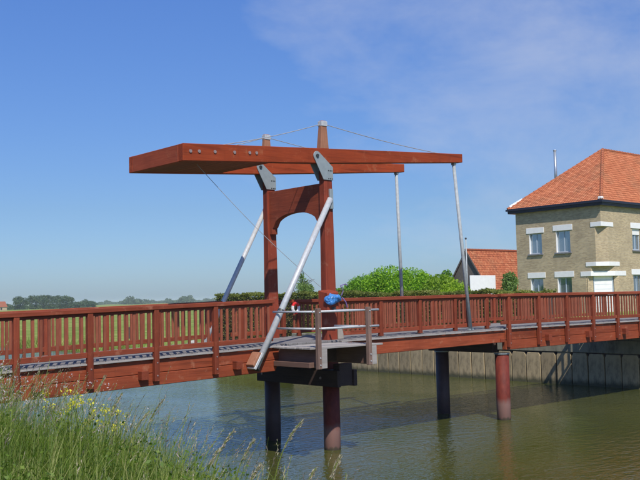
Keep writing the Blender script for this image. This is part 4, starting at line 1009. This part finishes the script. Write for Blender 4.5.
def long_grass():
    P = bank_points(120000, -14.6, -7.2, -13.8, 4.5)
    keep = (P[:, 2] > -0.05)
    dc = np.hypot(P[:, 0]+16.3, P[:, 1]+18.17); keep &= dc > 5.2
    P = P[keep]; n = len(P)
    cl = np.sin(P[:, 0]*2.1+1)*np.sin(P[:, 1]*1.7) + 0.5*np.sin(P[:, 0]*5+P[:, 1]*3.3)
    low = np.clip((-8.6-P[:, 0])/3.2, 0, 1)*np.clip((P[:, 1]+14.5)/4.0, 0.35, 1)      # shorter towards the water and near the path
    H = np.clip((rng.normal(0.47, 0.17, n) + 0.12*cl)*(0.40+0.6*low), 0.12, 1.1)
    az = rng.normal(-0.4, 1.5, n)
    Q, pts = blades(P, H, np.clip(rng.normal(0.42, 0.2, n), 0.05, 0.95), rng.uniform(0.0022, 0.0052, n), az)
    tint = np.clip(np.repeat(np.where(rng.uniform(0, 1, n) < 0.10, rng.uniform(0.8, 1.0, n), rng.normal(0.36, 0.20, n)) + 0.14*cl, 3) + np.tile((-0.08, 0.0, 0.10), n), 0, 1)
    o = quads_obj('long_grass', Q.reshape(-1, 4, 3), M['grass'], tint); o['kind'] = 'stuff'; o['label'] = 'long green grass growing on the near canal bank'; o['category'] = 'grass'
    # broad leaved weeds low in the grass
    C = bank_points(420, -13.8, -8.6, -12.6, 2.0); C = C[np.hypot(C[:, 0]+16.3, C[:, 1]+18.17) > 5.6]; k = np.repeat(np.arange(len(C)), 60)
    rad = rng.uniform(0.06, 0.16, len(C))[k]; W_ = C[k] + np.stack([rng.normal(0, 1, len(k))*rad, rng.normal(0, 1, len(k))*rad, rng.uniform(0.05, 0.62, len(k))*rng.uniform(0.5, 1.0, len(C))[k]], 1)
    o = quads_obj('broadleaf_weeds', leaf_quads(W_, 0.032), M['weed'], np.clip(rng.normal(0.5, 0.2, len(k)) + rng.normal(0, 0.2, len(C))[k], 0, 1)); o['kind'] = 'stuff'; o['label'] = 'broad leaved weeds low among the long grass'; o['category'] = 'weeds'
    # flowering stalks with feathery heads
    P = bank_points(7000, -13.6, -7.6, -13.2, 2.5); P = P[(P[:, 2] > 0.1) & (np.hypot(P[:, 0]+16.3, P[:, 1]+18.17) > 5.6)]; n = len(P)
    low = np.clip((-8.6-P[:, 0])/3.2, 0, 1)*np.clip((P[:, 1]+13.5)/5.0, 0.25, 1); keep = rng.uniform(0, 1, n) < (0.35+0.65*low)*np.where(P[:, 1] < -10.2, 0.4, 1.0); P = P[keep]; low = low[keep]; n = len(P)
    H = np.clip(rng.normal(0.92, 0.18, n)*(0.55+0.45*low), 0.35, 1.3); az = rng.normal(-0.5, 0.7, n); ln = np.clip(rng.normal(0.33, 0.14, n), 0.05, 0.8)
    Q, pts = blades(P, H, ln, rng.uniform(0.0022, 0.0034, n), az, 4, 0.75)
    allq = [Q.reshape(-1, 4, 3)]; tt = [np.repeat(rng.uniform(0.25, 0.7, n), 4)]
    tip, pre = pts[-1], pts[-2]
    for k in range(8):
        f = k/8; c = pre + (tip-pre)*(0.25+0.85*f); c = c + rng.normal(0, 0.004, c.shape)
        allq.append(spike_quads(c, tip-pre, 0.042*(1-0.5*f))); tt.append(np.clip(rng.normal(0.5, 0.22, n), 0, 1))
    kind = np.where(rng.uniform(0, 1, n) < 0.35, 2, 1); mi = np.concatenate([np.zeros(len(allq[0]), int)] + [kind for q in allq[1:]])
    o = quads_obj('seed_stalks', np.concatenate(allq), [M['grass'], M['straw'], M['mauve']], np.concatenate(tt), None, mi); o['kind'] = 'stuff'; o['label'] = 'pale feathery seed stalks standing above the grass'; o['category'] = 'grass'
    # small pale flowers at the left
    P = bank_points(900, -13.4, -10.6, -9.6, -3.0); n = len(P); H = rng.uniform(0.65, 1.1, n)
    Q, pts = blades(P, H, np.clip(rng.normal(0.2, 0.1, n), 0, 0.5), np.full(n, 0.0022), None, 3, 0.8)
    c = np.concatenate([pts[-1] + rng.normal(0, 0.012, pts[-1].shape) for _ in range(4)])
    allq = np.concatenate([Q.reshape(-1, 4, 3), leaf_quads(c, 0.018)]); mi = np.r_[np.zeros(3*n, int), np.ones(4*n, int)]
    o = quads_obj('pale_wildflowers', allq, [M['grass'], M['pinkfl']], rng.uniform(0.2, 0.9, len(allq)), None, mi); o['kind'] = 'stuff'; o['label'] = 'tiny pale pink and white wildflowers among the grass'; o['category'] = 'wildflowers'
long_grass()
# yellow flowering plants
def at_bank(px, D):
    x, y_ = bearing(px, D); return x, y_, gz_left(x, y_)
def mustard(px, D, h, label):
    x, y_, z = at_bank(px, D); t = thing('yellow_flower_plant', label, 'flower', (x, y_, z), 'yellow flowering plants in the grass')
    b = MB(); C = []
    for k in range(6):
        a = random.uniform(0, 6.28); s = random.uniform(0.04, 0.20)*h; hh = h*random.uniform(0.78, 1.04); mid = Vector((x, y_, z+h*0.45)); tip = Vector((x+math.cos(a)*s, y_+math.sin(a)*s, z+hh))
        if k == 0: b.tube((x, y_, z-0.05), mid, 0.006, 0.005, 6)
        b.tube(mid, tip, 0.0045, 0.003, 5); C.append(tip)
    me = b.mesh('stem', (x, y_, z), 0, False, (M['grass'],)); at = me.attributes.new('tint', 'FLOAT', 'FACE'); at.data.foreach_set('value', [0.45]*len(me.polygons)); link('stem', me, t, (x, y_, z))
    for c in C:
        P = np.array(c[:]) + rng.normal(0, 0.020, (12, 3)); quads_obj('flower_head', leaf_quads(P, 0.024), M['flower'], rng.uniform(0.2, 1, 12), t)
    P = np.array((x, y_, z)) + np.stack([rng.normal(0, 0.06, 26), rng.normal(0, 0.06, 26), rng.uniform(0.1, h*0.7, 26)], 1); quads_obj('leaves', leaf_quads(P, 0.08), M['grass'], rng.uniform(0.3, 0.7, 26), t)
for a in ((60, 10.4, 0.92, 'small yellow flower plant leftmost of the group beside the pale wildflowers'), (70, 10.2, 0.90, 'yellow flower plant second from the left of the group'), (81, 9.6, 0.74, 'low yellow flower plant third from the left of the group'),
          (88, 10.8, 1.0, 'tall yellow flower plant in the middle of the group'), (101, 10.4, 0.95, 'yellow flower plant third from the right of the group'), (111, 10.9, 1.08, 'tallest yellow flower plant second from the right of the group'), (117, 10.0, 0.85, 'yellow flower plant at the right end of the group')): mustard(*a)
# tall single stalks in front of the water
def stalk(px, D, h, az, lean, label, leafy=True):
    x, y_, z = at_bank(px, D); t = thing('grass_stalk', label, 'grass stalk', (x, y_, z), 'single tall grass stalks against the water')
    P = np.array([[x, y_, z-0.03]]); pts = []
    d = np.array((math.cos(az), math.sin(az), 0))
    for k in range(13):
        q = k/12; pts.append(P[0] + d*lean*h*q**2.6 + np.array((0, 0, 1))*h*(q - 0.30*lean*q**4))
    b = MB(); b.path([tuple(p) for p in pts], 0.0045, 6); me = b.mesh('stem', (x, y_, z), 0, False, (M['grass'],)); at = me.attributes.new('tint', 'FLOAT', 'FACE'); at.data.foreach_set('value', [0.62]*len(me.polygons)); link('stem', me, t, (x, y_, z))
    c = []
    for k in range(90):
        q = random.uniform(0.74, 1.0); i = min(11, int(q*12)); f = q*12-i; p = pts[i]*(1-f)+pts[i+1]*f; c.append(p + np.array((random.gauss(0, 0.008), random.gauss(0, 0.008), random.gauss(-0.006, 0.009))))
    quads_obj('seed_head', spike_quads(np.array(c), np.tile(pts[12]-pts[10], (len(c), 1)), 0.036), M['straw'], rng.uniform(0.2, 1, 90), t)
    if leafy:
        Q, _ = blades(np.array([pts[4], pts[5]]), np.array((0.28, 0.22))*h, np.array((0.9, 0.9)), np.array((0.007, 0.006)), np.array((az+0.3, az+2.8)), 4); quads_obj('leaf', Q.reshape(-1, 4, 3), M['grass'], np.full(8, 0.55), t)
def stalk_to(px, D, tx, ty, label, leafy=False):
    # root on the bank at distance D, head leaning over to the right with the wind
    z0 = at_bank(px, D)[2]; zt = 4.05 - (ty-(297.5-0.023*(tx-320)))/900*D
    run = (tx-px)/900*D; h = max(0.4, zt-z0)*1.06
    for _ in range(4): h = (zt-z0)/(1-0.30*run/h)
    stalk(px, D, h, -YAW if run > 0 else math.pi-YAW, abs(run)/h, label, leafy)
for a in ((266, 7.2, 299, 414, 'tallest grass stalk with a drooping pale head in front of the far tower pile', True), (318, 7.0, 336, 448, 'bent grass stalk with two side leaves in front of the near tower pile', True),
          (293, 7.2, 311, 461, 'low nodding grass stalk between the two tower piles'), (206, 7.8, 231, 423, 'upright pale stalk standing highest left of the far tower pile'), (228, 7.6, 251, 433, 'leaning pale stalk just left of the tallest drooping one'),
          (240, 7.2, 257, 456, 'shorter pale stalk in front of the foot of the far tower pile'), (200, 8.2, 215, 442, 'short feathery stalk at the right edge of the dense grass'),
          (136, 9.5, 161, 393, 'long feathery stalk reaching over the water right of the yellow flowers'), (122, 9.8, 147, 404, 'leaning feathery stalk beside the rightmost yellow flower plant'), (84, 10.0, 103, 369, 'tall thin stalk rising against the red girder above the yellow flowers'),
          (100, 10.0, 120, 386, 'tan stalk rising past the yellow flowers against the girder')): stalk_to(*a)
# reeds and tufts on the far natural bank
def far_reeds():
    n = 16000; y_ = 24.2 + 75*rng.uniform(0, 1, n)**1.4; x = 18.0 + np.abs(rng.normal(0, 0.9, n)) + 0.4*np.sin(y_*0.7)
    P = np.stack([x, y_, np.vectorize(gz_right)(x, y_)], 1); H = rng.uniform(0.2, 0.65, n)
    Q, _ = blades(P, H, rng.uniform(0.1, 0.6, n), rng.uniform(0.012, 0.028, n), None, 2)
    o = quads_obj('bank_grass', Q.reshape(-1, 4, 3), M['grass'], np.repeat(np.clip(rng.normal(0.6, 0.2, n), 0, 1), 2)); o['kind'] = 'stuff'; o['label'] = 'rough grass along the far canal bank'; o['category'] = 'grass'
far_reeds()

# ------------------------------------------------------------------ haze over the polder
hb = MB(); hb.box(-460, 4600, -460, 4600, -2.4, 16.0)
hm = bpy.data.materials.new('haze_air'); hm.use_nodes = True; ht = hm.node_tree; ht.nodes.remove(ht.nodes['Principled BSDF'])
pv = ht.nodes.new('ShaderNodeVolumePrincipled'); pv.inputs['Color'].default_value = (0.80, 0.88, 0.97, 1); pv.inputs['Density'].default_value = 0.00022; pv.inputs['Anisotropy'].default_value = 0.0
ht.links.new(pv.outputs[0], ht.nodes['Material Output'].inputs['Volume'])
ho = obj('haze', hb, hm); ho['kind'] = 'stuff'
S.cycles.volume_bounces = 1
